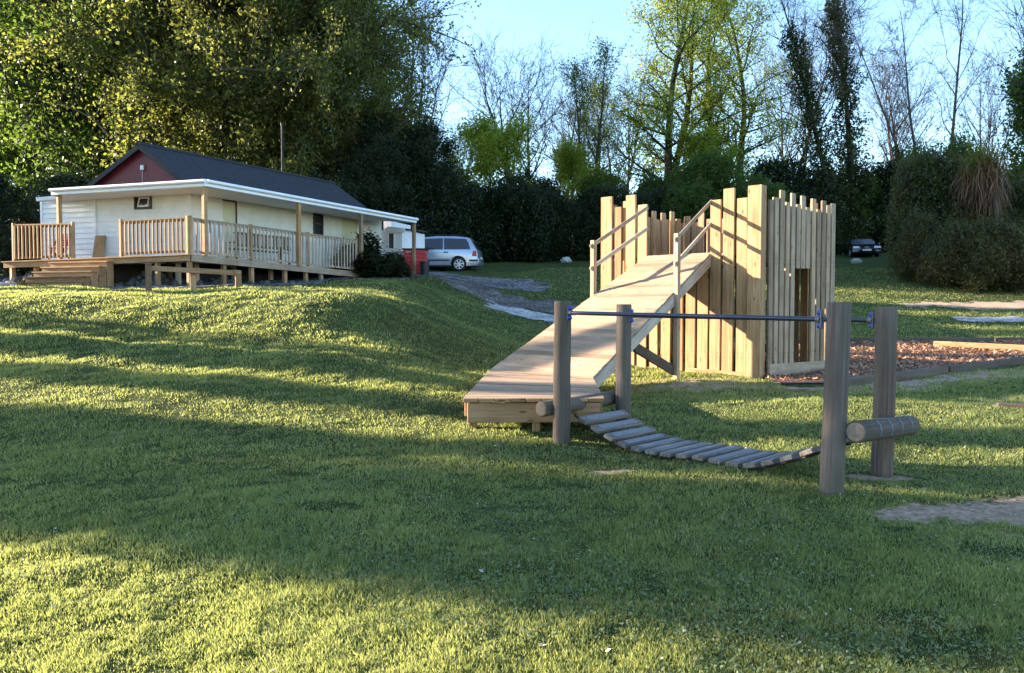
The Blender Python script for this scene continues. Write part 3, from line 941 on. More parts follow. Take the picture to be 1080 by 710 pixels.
# ------------------------------------------------------------------ clubhouse and deck
random.seed(11)
K = P(200, 268, 24.0); E = P(381, 287, 31.0); Lp = P(5, 276, 26.35)
dr = Vector((E.x - K.x, E.y - K.y)).normalized(); dl = Vector((Lp.x - K.x, Lp.y - K.y)).normalized()
nR = Vector((dr.y, -dr.x)); nL = Vector((dl.y, -dl.x)); nL = nL if nL.y < 0 else -nL; nR = nR if nR.x > 0 else -nR
Lr = (Vector((E.x, E.y)) - Vector((K.x, K.y))).length; Ll = (Vector((Lp.x, Lp.y)) - Vector((K.x, K.y))).length
def kr(s, off=0, z=None):      # along the right front, s metres from the corner, off outward
    t = s / Lr
    p = K.lerp(E, t) + Vector((nR.x * off, nR.y * off, 0))
    if z is not None: p.z = z
    return p
def kl(s, off=0, z=None):
    t = s / Ll
    p = K.lerp(Lp, t) + Vector((nL.x * off, nL.y * off, 0))
    if z is not None: p.z = z
    return p
K2, E2, L2 = Vector((K.x, K.y)), Vector((E.x, E.y)), Vector((Lp.x, Lp.y))
def spx(px, right=True):
    return on_line(px, K2, E2 if right else L2)[1] * (Lr if right else Ll)
UP = Vector((0, 0, 1))
deck = thing('veranda_deck', 'raised new pine deck with railings and steps wrapped round the white clubhouse', 'deck', (K.x, K.y, g1(K.x, K.y)))

# wall corner of the house, 1.75 m inside both fronts
wc_in = 1.75
def inter(p, d, q, e):
    den = d.x * e.y - d.y * e.x
    t = ((q.x - p.x) * e.y - (q.y - p.y) * e.x) / den
    return p + d * t
WC = inter(K2 - nR * wc_in, dr, K2 - nL * wc_in, dl)
DZ = K.z
# decking
b = MB()
inR = E2 - nR * wc_in; inL = L2 - nL * wc_in
n = 20
zc = lambda p: DZ
for i in range(n):
    t0, t1 = i / n, (i + .97) / n
    b.slab([K.lerp(E, t0), v3(WC.lerp(inR, t0), DZ - (DZ - E.z) * t0), v3(WC.lerp(inR, t1), DZ - (DZ - E.z) * t1), K.lerp(E, t1)], .04)
    b.slab([K.lerp(Lp, t0), v3(WC.lerp(inL, t0), DZ - (DZ - Lp.z) * t0), v3(WC.lerp(inL, t1), DZ - (DZ - Lp.z) * t1), K.lerp(Lp, t1)], .04)
b.build('decking', M['pine_deck'], deck)
b = MB(); b.beam(kl(-.02, .03) - UP * .13, kl(Ll, .03) - UP * .13, .17, .05); b.build('rim_joist', M['pine'], deck)
b = MB(); b.beam(kl(-.03, .05) - UP * .02, kl(Ll + .06, .05) - UP * .02, .04, .12); b.build('edge_board', M['pine'], deck)
b = MB(); b.beam(kr(.03, .03) - UP * .12, kr(Lr + .2, .03) - UP * .12, .2, .05); b.build('rim_joist', M['pine_grey'], deck)
# support posts
def dpost(p, w=.13, m='pine', inset=.14):
    zt = p.z - .04
    b = MB(); b.beam((p.x, p.y, g1(p.x, p.y) - .15), (p.x, p.y, zt), w, w, (dr.x, dr.y, 0), .008)
    b.build('deck_post', M[m], deck)
for px in (12, 37, 165): dpost(kl(spx(px, False), -.09))
for px in (203, 239, 268, 303, 325, 341, 377): dpost(kr(spx(px), -.1), m='pine' if px < 330 else 'pine_grey')
for px in (214, 233, 272, 310): dpost(kr(spx(px), -1.1), m='rail_wood')
dpost(kl(spx(60, False), -1.0), m='dark_wood'); dpost(kl(spx(150, False), -1.2), m='dark_wood')

def railing(fn, s0, s1, n, h0, h1, newels, mat, ofs=-.06):
    """handrail + baluster sub-parts between s0 and s1"""
    def hh(s): return h0 + (h1 - h0) * ((s - s0) / (s1 - s0))
    b = MB(); b.beam(fn(s0, ofs) + UP * hh(s0), fn(s1, ofs) + UP * hh(s1), .05, .10, (0, 0, 1), .008)
    top = b.build('railing', M[mat], deck)
    b = MB(); b.beam(fn(s0, ofs) + UP * .10, fn(s1, ofs) + UP * .10, .07, .045, (0, 0, 1), .006); b.build('bottom_rail', M[mat], top)
    b = MB(); b.beam(fn(s0, ofs) + UP * (hh(s0) - .06), fn(s1, ofs) + UP * (hh(s1) - .06), .07, .04, (0, 0, 1), .006); b.build('top_rail', M[mat], top)
    for s in newels:
        p = fn(s, ofs)
        b = MB(); b.beam(p - UP * .02, p + UP * (hh(s) + .07), .10, .10, (dr.x, dr.y, 0), .01); b.build('newel_post', M['pine'], top)
    for i in range(n):
        s = s0 + (s1 - s0) * (i + .6) / (n + .2)
        if min(abs(s - q) for q in newels) < .08: continue
        p = fn(s, ofs + .045)
        b = MB(); b.beam(p + UP * .06, p + UP * (hh(s) - .03), .055, .04, (dr.x, dr.y, 0), .004); b.build('baluster', M[mat], top)
    return top
sN = [0, spx(267), spx(327), spx(378)]
railing(kr, 0.02, sN[3], 46, 1.10, 1.22, sN, 'rail_wood')
railing(kl, .05, spx(127, False), 17, 1.10, 1.12, [.02, spx(128, False)], 'pine')
railing(kl, spx(77, False), spx(15, False), 15, 1.12, 1.20, [spx(77, False), spx(15, False)], 'pine')

# steps
s_a, s_b = spx(61, False), spx(122, False)
steps = None
zt = kl(4).z - .06; ng = 5
b0 = kl((s_a + s_b) / 2)
gzz = g1(b0.x - .4, b0.y - 1.6)
rise = (zt - gzz) / 5.4
for k_ in range(5):
    z1 = zt - rise * (k_ + .35)
    fo = .30 * (k_ + 1)
    sh = -.10 * k_
    w0, w1 = min(s_a, s_b) + sh * 0, max(s_a, s_b)
    b = MB()
    c0 = kl(w0, fo - .15, z1 - .022); c1 = kl(w1 + .03, fo - .15, z1 - .022)
    b.beam(c0, c1, .045, .31, (0, 0, 1), .008)
    o = b.build('step', M['pine'], deck)
    b = MB(); hb = z1 - .045 - (gzz - .1)
    c0 = kl(w0 + .03, fo - .16, z1 - .045 - hb / 2); c1 = kl(w1 - .02, fo - .16, z1 - .045 - hb / 2)
    b.beam(c0, c1, hb, .26, (0, 0, 1), .01); b.build('riser', M['pine'], o)

# rubble heap under the deck and stones beside the steps
def rock(c, r, mat, name, lab, cat, group=None, kind=None):
    rs = np.random.RandomState(int(abs(c[0] * 97 + c[1] * 31)) % 9999)
    b = MB(); n = 9; vs = []; fs = []
    for i in range(6):
        ph = math.pi * i / 5
        for j in range(n):
            th = 2 * math.pi * j / n
            rr = r * (1 + rs.uniform(-.2, .2))
            vs.append((c[0] + rr * math.sin(ph) * math.cos(th), c[1] + rr * math.sin(ph) * math.sin(th), c[2] + rr * .62 * math.cos(ph)))
    for i in range(5):
        for j in range(n):
            fs.append((i * n + j, (i + 1) * n + j, (i + 1) * n + (j + 1) % n, i * n + (j + 1) % n))
    b.add(vs, fs); o = b.build(name, mat); return tag(o, lab, cat, group, kind)
rs = np.random.RandomState(8)
mb = MB()
def rubble(cx, cy, n, sx, sy, top):
    for i in range(n):
        x = cx + rs.randn() * sx; y = cy + rs.randn() * sy
        d = math.exp(-((x - cx) / (1.6 * sx)) ** 2 - ((y - cy) / (1.6 * sy)) ** 2)
        z = g1(x, y) + top * d * rs.rand()
        r = .05 + .10 * rs.rand()
        q = [Vector(v) for v in (rs.randn(3), rs.randn(3))]; a_ = q[0].normalized(); c_ = a_.cross(q[1]).normalized()
        mb.box((x, y, z), a_, c_, a_.cross(c_), r * 2, r * 1.5, r * 1.1, r * .3)
pz = kl(spx(140, False), -.8); rubble(pz.x, pz.y, 110, .45, .3, .5)
pz = kl(spx(28, False), -.3); rubble(pz.x, pz.y, 50, .5, .25, .3)
pz = kr(2.2, -1.0); rubble(pz.x, pz.y, 50, 1.4, .9, .10)
tag(mb.build('rubble_heap', M['rubble']), 'heap of broken grey rubble lying under the clubhouse deck', 'rubble', kind='stuff')

# ---- house
house = thing('clubhouse', 'white weatherboard clubhouse with maroon gable, dark felt roof and veranda canopy', 'building', (WC.x, WC.y, g1(WC.x, WC.y)))
def wline_l(px): return on_line(px, WC, WC + dl)
def wline_r(px): return on_line(px, WC, WC + dr)
FCN = Vector((P(217, 189, 24.3).x, 24.3))          # canopy corner
ZF = P(217, 189, 24.3).z
fl_end, fl_len = on_line(57, FCN, FCN + Vector((P(57, 199, 26.2).x - FCN.x, 26.2 - FCN.y)).normalized())
fdl = (fl_end - FCN).normalized()
fr_end, fr_len = on_line(439.5, FCN, FCN + dr)
ZLF = P(57, 199, fl_end.y).z; ZRF = P(439.5, 230, fr_end.y).z
# lap boarded walls
def lapwall(A, B, nrm, z0, z1, step, mat, name, holes=(), lap=.022):
    """saw tooth boards between A and B; holes = (s0,s1,z0,z1)"""
    L = (B - A).length; u = (B - A).normalized()
    b = MB(); nz = int((z1 - z0) / step + .99)
    for i in range(nz):
        za = z0 + i * step; zb = min(z1, za + step)
        cuts = [(0, L)]
        for (h0, h1, hz0, hz1) in holes:
            if zb > hz0 + .01 and za < hz1 - .01:
                nc = []
                for (c0, c1) in cuts:
                    if h1 <= c0 or h0 >= c1: nc.append((c0, c1)); continue
                    if h0 > c0: nc.append((c0, h0))
                    if h1 < c1: nc.append((h1, c1))
                cuts = nc
        r = random.random()
        for (c0, c1) in cuts:
            p, q = A + u * c0, A + u * c1
            o1, o2 = nrm * lap, nrm * .0
            b.add([v3(p + o1, za), v3(q + o1, za), v3(q + o2, zb), v3(p + o2, zb), v3(p - nrm * .02, za), v3(q - nrm * .02, za)],
                  [(0, 1, 2, 3), (4, 5, 1, 0)], None, r)
    return b.build(name, M[mat], house)
end_l, _ = wline_l(47); end_r, _ = wline_r(403)
ztop = ZF + .3; zbot = DZ - .14
cz = (ZF - .25)
wp0, s_w0 = wline_l(162); wp1, s_w1 = wline_l(145.5)
hz0, hz1 = zat(219.5, wp0.y), zat(206, wp0.y)
sp_, s_sp = wline_l(103)
lapwall(WC, sp_, nL, zbot, ZF + .12, .185, 'white', 'front_wall', [(s_w0, s_w1, hz0, hz1)], .018)
lapwall(sp_, end_l, nL, zbot, zat(209, 28), .185, 'white', 'front_wall', [], .03)
# right wall openings
rw = [(236.5, 250.5, 211, 'cream_door', 300), (331, 341.5, 222, 'glass', 249), (361, 377, 227, 'cream_door', 300)]
holes = []
for (a, c_, t, m, bt) in rw:
    q0, s0 = wline_r(a); q1, s1 = wline_r(c_)
    zz1 = zat(t, q0.y); zz0 = max(DZ - .2, zat(bt, q0.y)) if bt > 260 else zat(bt, q0.y)
    holes.append((s0, s1, zz0, zz1))
lapwall(WC, end_r, nR, zbot, ZF + .12, .21, 'cream', 'side_wall', holes, .014)
for (a, c_, t, m, bt), (s0, s1, zz0, zz1) in zip(rw, holes):
    p, q = WC + dr * s0, WC + dr * s1
    b = MB(); mid = (p + q) / 2 - nR * .035
    b.box(v3(mid, (zz0 + zz1) / 2), v3(dr, 0), v3(nR, 0), UP, s1 - s0, .03, zz1 - zz0, .004)
    if m == 'glass':
        o = b.build('window', M['glass'], house)
        b = MB()
        for (x0, x1) in ((s0, s0 + .05), (s1 - .05, s1)):
            b.box(v3(WC + dr * (x0 + x1) / 2 + nR * .01, (zz0 + zz1) / 2), v3(dr, 0), v3(nR, 0), UP, .06, .05, zz1 - zz0, .004)
        for zz in (zz0, (zz0 + zz1) / 2, zz1):
            b.box(v3(WC + dr * (s0 + s1) / 2 + nR * .012, zz), UP, v3(nR, 0), v3(dr, 0), .05, .054, s1 - s0 + .02, .004)
        b.build('frame', M['frame_brown'], o)
    else:
        o = b.build('door', M[m], house)
        b = MB(); b.box(v3(WC + dr * s1 + nR * .012, (zz0 + zz1) / 2), v3(dr, 0), v3(nR, 0), UP, .035, .05, zz1 - zz0, .003)
        b.box(v3((p + q) / 2 + nR * .012, zz1), UP, v3(nR, 0), v3(dr, 0), .03, .05, s1 - s0, .003)
        b.build('frame', M['frame_brown'] if a < 300 else M['cream'], o)
        b = MB(); b.box(v3(WC + dr * (s1 - .12) - nR * .012, DZ + 1.0), v3(dr, 0), v3(nR, 0), UP, .1, .04, .03, .004); b.build('handle', M['steel'], o)
# small tilted window in the front wall
p, q = WC + dl * s_w0, WC + dl * s_w1
mid = (p + q) / 2; zz = (hz0 + hz1) / 2
b = MB(); b.box(v3(mid - nL * .05, zz), v3(dl, 0), v3(nL, 0), UP, s_w1 - s_w0, .02, hz1 - hz0, .002); wn_ = b.build('window', M['glass'], house)
b = MB()
for s in (s_w0, s_w1): b.box(v3(WC + dl * s + nL * .02, zz), v3(dl, 0), v3(nL, 0), UP, .055, .10, hz1 - hz0 + .06, .004)
for z in (hz0, hz1): b.box(v3(mid + nL * .022, z), UP, v3(nL, 0), v3(dl, 0), .055, .11, s_w1 - s_w0, .004)
b.build('frame', M['frame_brown'], wn_)
b = MB()
tl = (UP + v3(nL, 0) * .25).normalized() * -1
for z in (-.14, .14): b.box(v3(mid - dl * .04 + nL * (.06 - z * .25), zz + z - .01), UP, v3(nL, 0), v3(dl, 0), .045, .03, .42, .004)
for s in (-.2, .2): b.box(v3(mid - dl * .04 + dl * s + nL * .062, zz - .01), v3(dl, 0), v3(nL, 0), UP - v3(nL, 0) * .25, .045, .03, .3, .004)
b.build('casement', M['white'], wn_)
# corner boards and foundation
for (c, zt_) in ((WC + nL * .02, ZF + .1), (sp_ + nL * .03, ZF + .02), (end_l + nL * .02, zat(209, 28))):
    b = MB(); b.box(v3(c, (zt_ + DZ - .1) / 2), v3(dl, 0), v3(nL, 0), UP, .10, .05, zt_ - DZ + .1, .004); b.build('corner_board', M['white'], house)
b = MB(); b.prism([v3(WC - nL * .05, zbot), v3(end_l - nL * .05, zbot), v3(end_l - nL * .05, g1(*end_l) - .3), v3(WC - nL * .05, g1(*WC) - .3)], v3(-nL * .1, 0))
b.prism([v3(WC - nR * .05, zbot), v3(end_r - nR * .05, zbot), v3(end_r - nR * .05, g1(*end_r) - .3), v3(WC - nR * .05, g1(*WC) - .3)], v3(-nR * .1, 0))
b.build('plinth', M['trim_dark'], house)
# far side walls so the house is closed
back_l = end_l - nL * 8.5; back_r = end_r - nR * 4.6
b = MB()
b.prism([v3(end_l - nL * .01, zbot - .8), v3(back_l, zbot - .8), v3(back_l, zat(209, 28)), v3(end_l - nL * .01, zat(209, 28))], v3(dl * -.1, 0))
b.prism([v3(end_r - nR * .01, zbot - .8), v3(back_r, zbot - .8), v3(back_r, ZF + .1), v3(end_r - nR * .01, ZF + .1)], v3(dr * -.1, 0))
b.build('end_wall', M['white'], house)

# gable and roof
gp, s_ap = wline_l(155)                    # apex foot on the wall plane
ZA = P(155, 154.5, gp.y).z
f_r = WC + dl * .12; f_l, _ = wline_l(103.5)
ZE = P(208, 190.5, f_r.y).z
def along(p, L): return p + dr * L
RL = on_line(354, gp, gp + dr)[1]
g = nL * .06
b = MB(); b.prism([v3(f_r + g, ZE - .25), v3(f_l + g, ZE - .25), v3(f_l + g, ZE), v3(gp + g, ZA - .06), v3(f_r + g, ZE)], v3(-nL * .08, 0))
gable = b.build('gable', M['maroon'], house)
b = MB(); c = v3(gp + nL * .10, P(157, 177.5, gp.y).z); b.box(c, v3(dl, 0), v3(nL, 0), UP, .13, .08, .17, .02); b.build('security_light', M['white'], gable)
b = MB(); b.tube([c - UP * .1, c - UP * .1 + Vector((0, 0, -.45))], .005, 6); b.build('cable', M['white'], gable)
oh = nL * .22
rf = MB()
def sheet(poly, th=.06):
    rf.prism(poly, Vector((0, 0, -th)))
e_r = f_r - dl * .05; e_l = f_l + dl * .18
# main slopes, with overhang over the gable
dz_r = .02
sheet([v3(gp + oh, ZA + .04), v3(along(gp, RL), ZA + .04), v3(along(e_r, RL), ZE + .02), v3(e_r + oh, ZE + .02)])
sheet([v3(gp + oh, ZA + .035), v3(e_l + oh, ZE - .02), v3(along(e_l, RL), ZE - .02), v3(along(gp, RL), ZA + .035)])
main = rf.build('roof', M['felt'], house)
b = MB(); b.tube([v3(gp + oh, ZA + .05), v3(along(gp, RL), ZA + .05)], .07, 8, smooth=False); b.build('ridge_cap', M['felt'], main)
for (q, z_) in ((e_r, ZE + .02), (e_l, ZE - .02)):
    b = MB(); b.beam(v3(gp + oh * 1.06, ZA - .04), v3(q + oh * 1.06, z_ - .08), .17, .04, (0, 0, 1), .005); b.build('bargeboard', M['trim_dark'], main)
b = MB(); b.prism([v3(along(e_r, RL - .05), ZE - .3), v3(along(e_l, RL - .05), ZE - .3), v3(along(gp, RL - .05), ZA - .04)], v3(-dr * .08, 0)); b.build('gable', M['trim_dark'], house)
# canopy roofs
cr = MB()
q0 = v3(FCN, ZF - .03); 
cr.prism([v3(e_r, ZE + .0), v3(along(e_r, RL + 1.0), ZE - .1), v3(fr_end - nR * .03, ZRF - .03), v3(FCN - nR * .03, ZF - .03)], Vector((0, 0, -.05)))
cr.prism([v3(e_r - dl * .3, ZE - .02), v3(FCN, ZF - .04), v3(fl_end, ZLF - .04), v3(f_l + dl * 1.4, ZE - .03)], Vector((0, 0, -.05)))
cr.build('canopy_roof', M['felt'], house)
b = MB(); b.prism([v3(FCN, ZF - .2), v3(WC, ZF - .17), v3(WC + dr * 8, ZF - .2), v3(fr_end - nR * .05, ZRF - .2)], Vector((0, 0, -.02)))
b.prism([v3(FCN, ZF - .205), v3(WC, ZF - .18), v3(f_l + dl * 1.4, ZLF - .19), v3(fl_end, ZLF - .2)], Vector((0, 0, -.02)))
b.build('soffit', M['cream'], house)
def fascia(p, q, zp, zq, out):
    b = MB(); b.beam(v3(p + out * .0, zp - .11), v3(q + out * .0, zq - .11), .21, .05, (0, 0, 1), .006); o = b.build('fascia', M['white_fascia'], house)
    b = MB(); pts = [v3(p + out * .075, zp - .065), v3(q + out * .075, zq - .065)]; b.tube(pts, .055, 10); b.build('gutter', M['white_fascia'], o)
fnl = Vector((fdl.y, -fdl.x)); fnl = fnl if fnl.y < 0 else -fnl
fascia(FCN + nR * .0, fr_end, ZF, ZRF, nR); fascia(FCN + dr * 0, fl_end, ZF + .003, ZLF, fnl)
# veranda posts
def vpost(px, right, zb=None, m='pine', w=.13):
    if right: c, t = on_line(px, FCN - nR * .12, FCN + dr - nR * .12); zt_ = ZF + (ZRF - ZF) * t / fr_len - .2
    else: c, t = on_line(px, FCN - fnl * .12, FCN + fdl - fnl * .12); zt_ = ZF + (ZLF - ZF) * t / fl_len - .2
    zb = DZ - .02 - (.25 * t / 8 if right else .1) if zb is None else zb
    if px > 400: zb = g1(c.x, c.y) - .1
    b = MB(); b.beam(v3(c, zb), v3(c, zt_), w, w, v3(dr, 0), .01); b.build('veranda_post', M[m], house)
vpost(217.5, True); vpost(316, True); vpost(381.5, True, m='pine_grey'); vpost(437, True, m='pine'); vpost(65, False)
# low roof edge at the left extension
p = P(42, 211, 27.6); q = P(92, 206, 27.2)
b = MB(); b.beam(p, q, .12, .35, (0, 0, 1)); b.build('roof_edge', M['white'], house)
b = MB(); b.prism([v3(end_l + dl * .15 + nL * .1, zat(208, 28)), v3(sp_ - dl * .5 + nL * .1, zat(206, 28) + .05), v3(sp_ - dl * .5 - nL * 5, zat(206, 28) - .2), v3(end_l + dl * .15 - nL * 5, zat(208, 28) - .25)], Vector((0, 0, -.05)))
b.build('side_roof', M['felt'], house)
# flue
c = P(298, 182, 33.4); b = MB(); b.tube([(c.x, c.y, c.z - .8), (c.x, c.y, P(298, 132, 33.4).z)], .045, 10)
b.tube([(c.x, c.y, P(298, 133, 33.4).z), (c.x, c.y, P(298, 130, 33.4).z)], .065, 10)
b.build('flue', M['trim_dark'], main)

# ---- white annex at the far end
A0, _ = on_line(403, end_r + dr * .4 + nR * .35, end_r + dr * .4 + nR * .35 + dl)
ax0, ax1 = A0, on_line(424.5, A0, A0 - dl)[0]; axm = on_line(411, A0, A0 - dl)[0]
annex = thing('white_annex', 'small white boarded annex with a narrow window behind the dark shrub', 'outbuilding', (A0.x, A0.y, g1(*A0)))
def obox(name, p, q, dep, z0, z1, mat, par):
    b = MB(); b.prism([v3(p, z0), v3(q, z0), v3(q, z1), v3(p, z1)], v3(-nL * dep, 0)); return b.build(name, M[mat], par)
zz0 = g1(*A0) - .2
wl = obox('wall', ax0, ax1, 2.4, zz0, zat(243, A0.y), 'white', annex)
obox('tower', ax0 - nL * .2, axm - nL * .2, 2.0, zat(243, A0.y) - .1, zat(233, A0.y), 'white', annex)
b = MB(); pa = on_line(409, A0, A0 - dl)[0]; pb = on_line(428, A0, A0 - dl)[0]
b.beam(v3(pa + nL * .05, zat(242, pa.y)), v3(pb + nL * .05, zat(243.5, pb.y)), .2, .05); b.build('fascia', M['white_fascia'], annex)
b = MB(); b.prism([v3(pa, zat(239, pa.y)), v3(pb, zat(241, pb.y)), v3(pb - nL * 2.4, zat(239, pb.y)), v3(pa - nL * 2.4, zat(236, pa.y))], Vector((0, 0, -.05))); b.build('roof', M['felt'], annex)
pa = on_line(410.5, A0, A0 - dl)[0]; pb = on_line(416.5, A0, A0 - dl)[0]
z0_, z1_ = zat(262, pa.y), zat(246, pa.y)
b = MB(); b.box(v3((pa + pb) / 2 + nL * .012, (z0_ + z1_) / 2), v3(dl, 0), v3(nL, 0), UP, (pb - pa).length, .03, z1_ - z0_, .003); o = b.build('window', M['glass'], annex)
b = MB()
for c in (pa, pb): b.box(v3(c + nL * .02, (z0_ + z1_) / 2), v3(dl, 0), v3(nL, 0), UP, .045, .05, z1_ - z0_ + .05, .003)
b.box(v3((pa + pb) / 2 + nL * .022, z1_), UP, v3(nL, 0), v3(dl, 0), .045, .05, (pb - pa).length, .003); b.build('frame', M['white'], o)
for i in range(1, 6):
    z = z0_ - .5 + i * .22
    b = MB(); b.beam(v3(pb + nL * .012, z), v3(ax1 + nL * .012, z), .012, .012); b.build('board_joint', M['cream'], wl)

# ---- things on and by the deck
# board leaning on the wall
c, _ = wline_l(109.5); s = 1.0
b = MB(); pz = v3(c + nL * .22, DZ - .02)
b.box(pz + UP * .44 - v3(nL, 0) * .07, v3(dl, 0), v3(nL, 0) + UP * .2, UP - v3(nL, 0) * .18, .45, .03, .88, .004)
tag(b.build('plywood_board', M['pine']), 'bare plywood board leaning on the white wall at the top of the steps', 'board')
# garden bench behind the right railing
bc = kr(spx(291), -.75); bench = thing('garden_bench', 'brown slatted wooden bench standing on the deck behind the railing', 'bench', (bc.x, bc.y, bc.z))
d3, n3_ = v3(dr, 0), v3(nR, 0)
BL = 1.25
for s in (-1, 1):
    for o_ in (-.22, .22):
        b = MB(); q = bc + d3 * s * (BL - .05) + n3_ * o_; b.beam(q, q + UP * (.95 if o_ > 0 else .62), .06, .06, d3); b.build('leg', M['brown'], bench)
    b = MB(); q = bc + d3 * s * (BL - .05) + UP * .64; b.beam(q + n3_ * .24, q - n3_ * .28, .04, .07); b.build('armrest', M['brown'], bench)
b = MB()
for o_ in (-.2, -.1, 0, .1): b.beam(bc - d3 * BL + n3_ * o_ + UP * .44, bc + d3 * BL + n3_ * o_ + UP * .44, .08, .03, n3_)
b.build('seat', M['brown'], bench)
b = MB()
for z in (.55, .95): b.beam(bc - d3 * BL + n3_ * .25 + UP * z, bc + d3 * BL + n3_ * .25 + UP * z, .08, .035)
for i in range(20): q = bc + d3 * (-BL + .08 + i * (2 * BL - .16) / 19) + n3_ * .25; b.beam(q + UP * .55, q + UP * .95, .07, .02, d3)
b.build('backrest', M['brown'], bench)
# red folding chair behind the left railing
cc = kl(spx(44, False), -.75); chair = thing('red_chair', 'dark red slatted chair behind the left railing of the deck', 'chair', (cc.x, cc.y, cc.z))
e3, m3 = v3(dl, 0), v3(nL, 0)
for s in (-1, 1):
    b = MB(); b.beam(cc + e3 * s * .26 + m3 * .25, cc + e3 * s * .26 - m3 * .22 + UP * .95, .05, .03, m3); b.build('back_leg', M['red'], chair)
    b = MB(); b.beam(cc + e3 * s * .23 - m3 * .25, cc + e3 * s * .23 + m3 * .22 + UP * .55, .05, .03, m3); b.build('front_leg', M['red'], chair)
b = MB()
for i in range(6): b.beam(cc - e3 * .27 + m3 * (.2 - i * .075) + UP * .45, cc + e3 * .27 + m3 * (.2 - i * .075) + UP * .45, .06, .02, m3)
b.build('seat', M['red'], chair)
b = MB()
for i in range(5): b.beam(cc - e3 * .27 - m3 * (.10 + i * .028) + UP * (.55 + i * .09), cc + e3 * .27 - m3 * (.10 + i * .028) + UP * (.55 + i * .09), .07, .02)
b.build('backrest', M['red'], chair)
# low knee rail in front of the deck
Z1 = 20.3
ka = P(156.5, 283, Z1); kb = P(252.5, 288, 21.2)
bar = thing('knee_rail', 'low new timber knee rail on three posts in front of the raised deck', 'barrier', (ka.x, ka.y, g1(ka.x, ka.y)))
kd = Vector((kb.x - ka.x, kb.y - ka.y, 0)).normalized(); kn = Vector((kd.y, -kd.x, 0)); kn = kn if kn.y < 0 else -kn
b = MB(); b.beam(ka + UP * .0, kb + UP * .0, .13, .09); b.build('rail', M['pine'], bar)
for (t, m, dzz) in ((.0, 'brownpost', .13), (.48, 'pine', -.03), (.985, 'pine', .07)):
    q = ka.lerp(kb, t); off = kn * (.05 if t != .48 else -.10)
    zt_ = q.z + dzz
    b = MB(); b.beam((q.x + off.x, q.y + off.y, g1(q.x, q.y) - .2), (q.x + off.x, q.y + off.y, zt_ - .09), .15, .17 if t == 0 else .15, kd, .01)
    b.prism([(q.x + off.x + kd.x * a_ * .075 + kn.x * c_, q.y + off.y + kd.y * a_ * .075 + kn.y * c_, zt_ - .092 if e_ else zt_) for (a_, c_, e_) in ((-1, .0, 0), (1, .0, 0), (1, .085, 1), (-1, .085, 1))], (-kn.x * .05, -kn.y * .05, -.02))
    b.prism([(q.x + off.x + kd.x * a_ * .075 + kn.x * c_, q.y + off.y + kd.y * a_ * .075 + kn.y * c_, zt_ - .092 if e_ else zt_ - .001) for (a_, c_, e_) in ((-1, .0, 0), (1, .0, 0), (1, -.085, 1), (-1, -.085, 1))], (kn.x * .05, kn.y * .05, -.02))
    b.build('post', M[m], bar)
# far little railing beside the annex
def m_(px, py, Y): return P(px, py, Y)
fr_ = thing('short_railing', 'short length of unpainted railing in front of the red storage box', 'railing', tuple(P(425, 285, 34)))
b = MB(); b.beam(m_(416, 265.5, 34.2), m_(433, 265.8, 33.9), .08, .06); b.build('handrail', M['rail_wood'], fr_)
for px in (419, 423, 427, 431.5):
    q = m_(px, 266, 34.05); b = MB(); b.beam((q.x, q.y, g1(q.x, q.y)), q, .06 if px < 431 else .1, .05, (1, 0, 0)); b.build('baluster', M['rail_wood'], fr_)
# red storage box
c = P(437, 275, 34.0); box = thing('storage_box', 'red boarded storage box with a dark lid beside the silver van', 'storage box', (c.x, c.y, g1(c.x, c.y)))
z1_ = P(436, 263.5, 34.0).z; gz0 = g1(c.x, c.y)
b = MB(); nb = 6
for i in range(nb):
    za = gz0 + (z1_ - gz0) * i / nb; zb_ = gz0 + (z1_ - gz0) * (i + .94) / nb
    b.box((c.x, c.y + .4, (za + zb_) / 2), (1, 0, 0), (0, 0, 1), (0, 1, 0), .96, zb_ - za, .9, .01)
b.box((c.x, c.y + .4, (z1_ + gz0) / 2), (1, 0, 0), (0, 0, 1), (0, 1, 0), .9, z1_ - gz0 - .04, .84, .01)
b.build('body', M['red'], box)
b = MB(); b.box((c.x, c.y + .4, z1_ + .03), (1, 0, 0), (0, 0, 1), (0, 1, 0), 1.04, .06, .98, .015); b.build('lid', M['trim_dark'], box)
b = MB(); q = P(448, 290, 33.6); b.tube([(q.x, q.y, g1(q.x, q.y)), (q.x, q.y, g1(q.x, q.y) + .55)], [.17, .2], 12); b.tube([(q.x, q.y, g1(q.x, q.y) + .55), (q.x, q.y, g1(q.x, q.y) + .6)], [.215, .215], 12)
tag(b.build('dustbin', M['black']), 'small black bin in front of the red storage box', 'bin')
q = P(597, 272, 47); rock((q.x, q.y, g1(q.x, q.y) + .1), .34, M['stone'], 'boulder', 'pale boulder on the shaded grass bank behind the track', 'boulder')
q = P(903, 279, 46); rock((q.x, q.y, g1(q.x, q.y) + .1), .3, M['stone'], 'boulder', 'pale boulder on the grass in front of the dark car', 'boulder')
q = P(478, 322, 29); 
for (px, py, Y, r) in ((3, 304, 24.8, .16), (16, 306, 24.6, .14), (9, 301, 25.2, .13)):
    q = P(px, py, Y); rock((q.x, q.y, g1(q.x, q.y) + .03), r, M['stone'], 'stone', 'grey stone under the left end of the deck', 'stone', 'stones under the left end of the deck')
# ------------------------------------------------------------------ vehicles
def arc(cx, cz, r, a0, a1, n):
    return [(cx + r * math.cos(a0 + (a1 - a0) * i / n), cz + r * math.sin(a0 + (a1 - a0) * i / n)) for i in range(n + 1)]

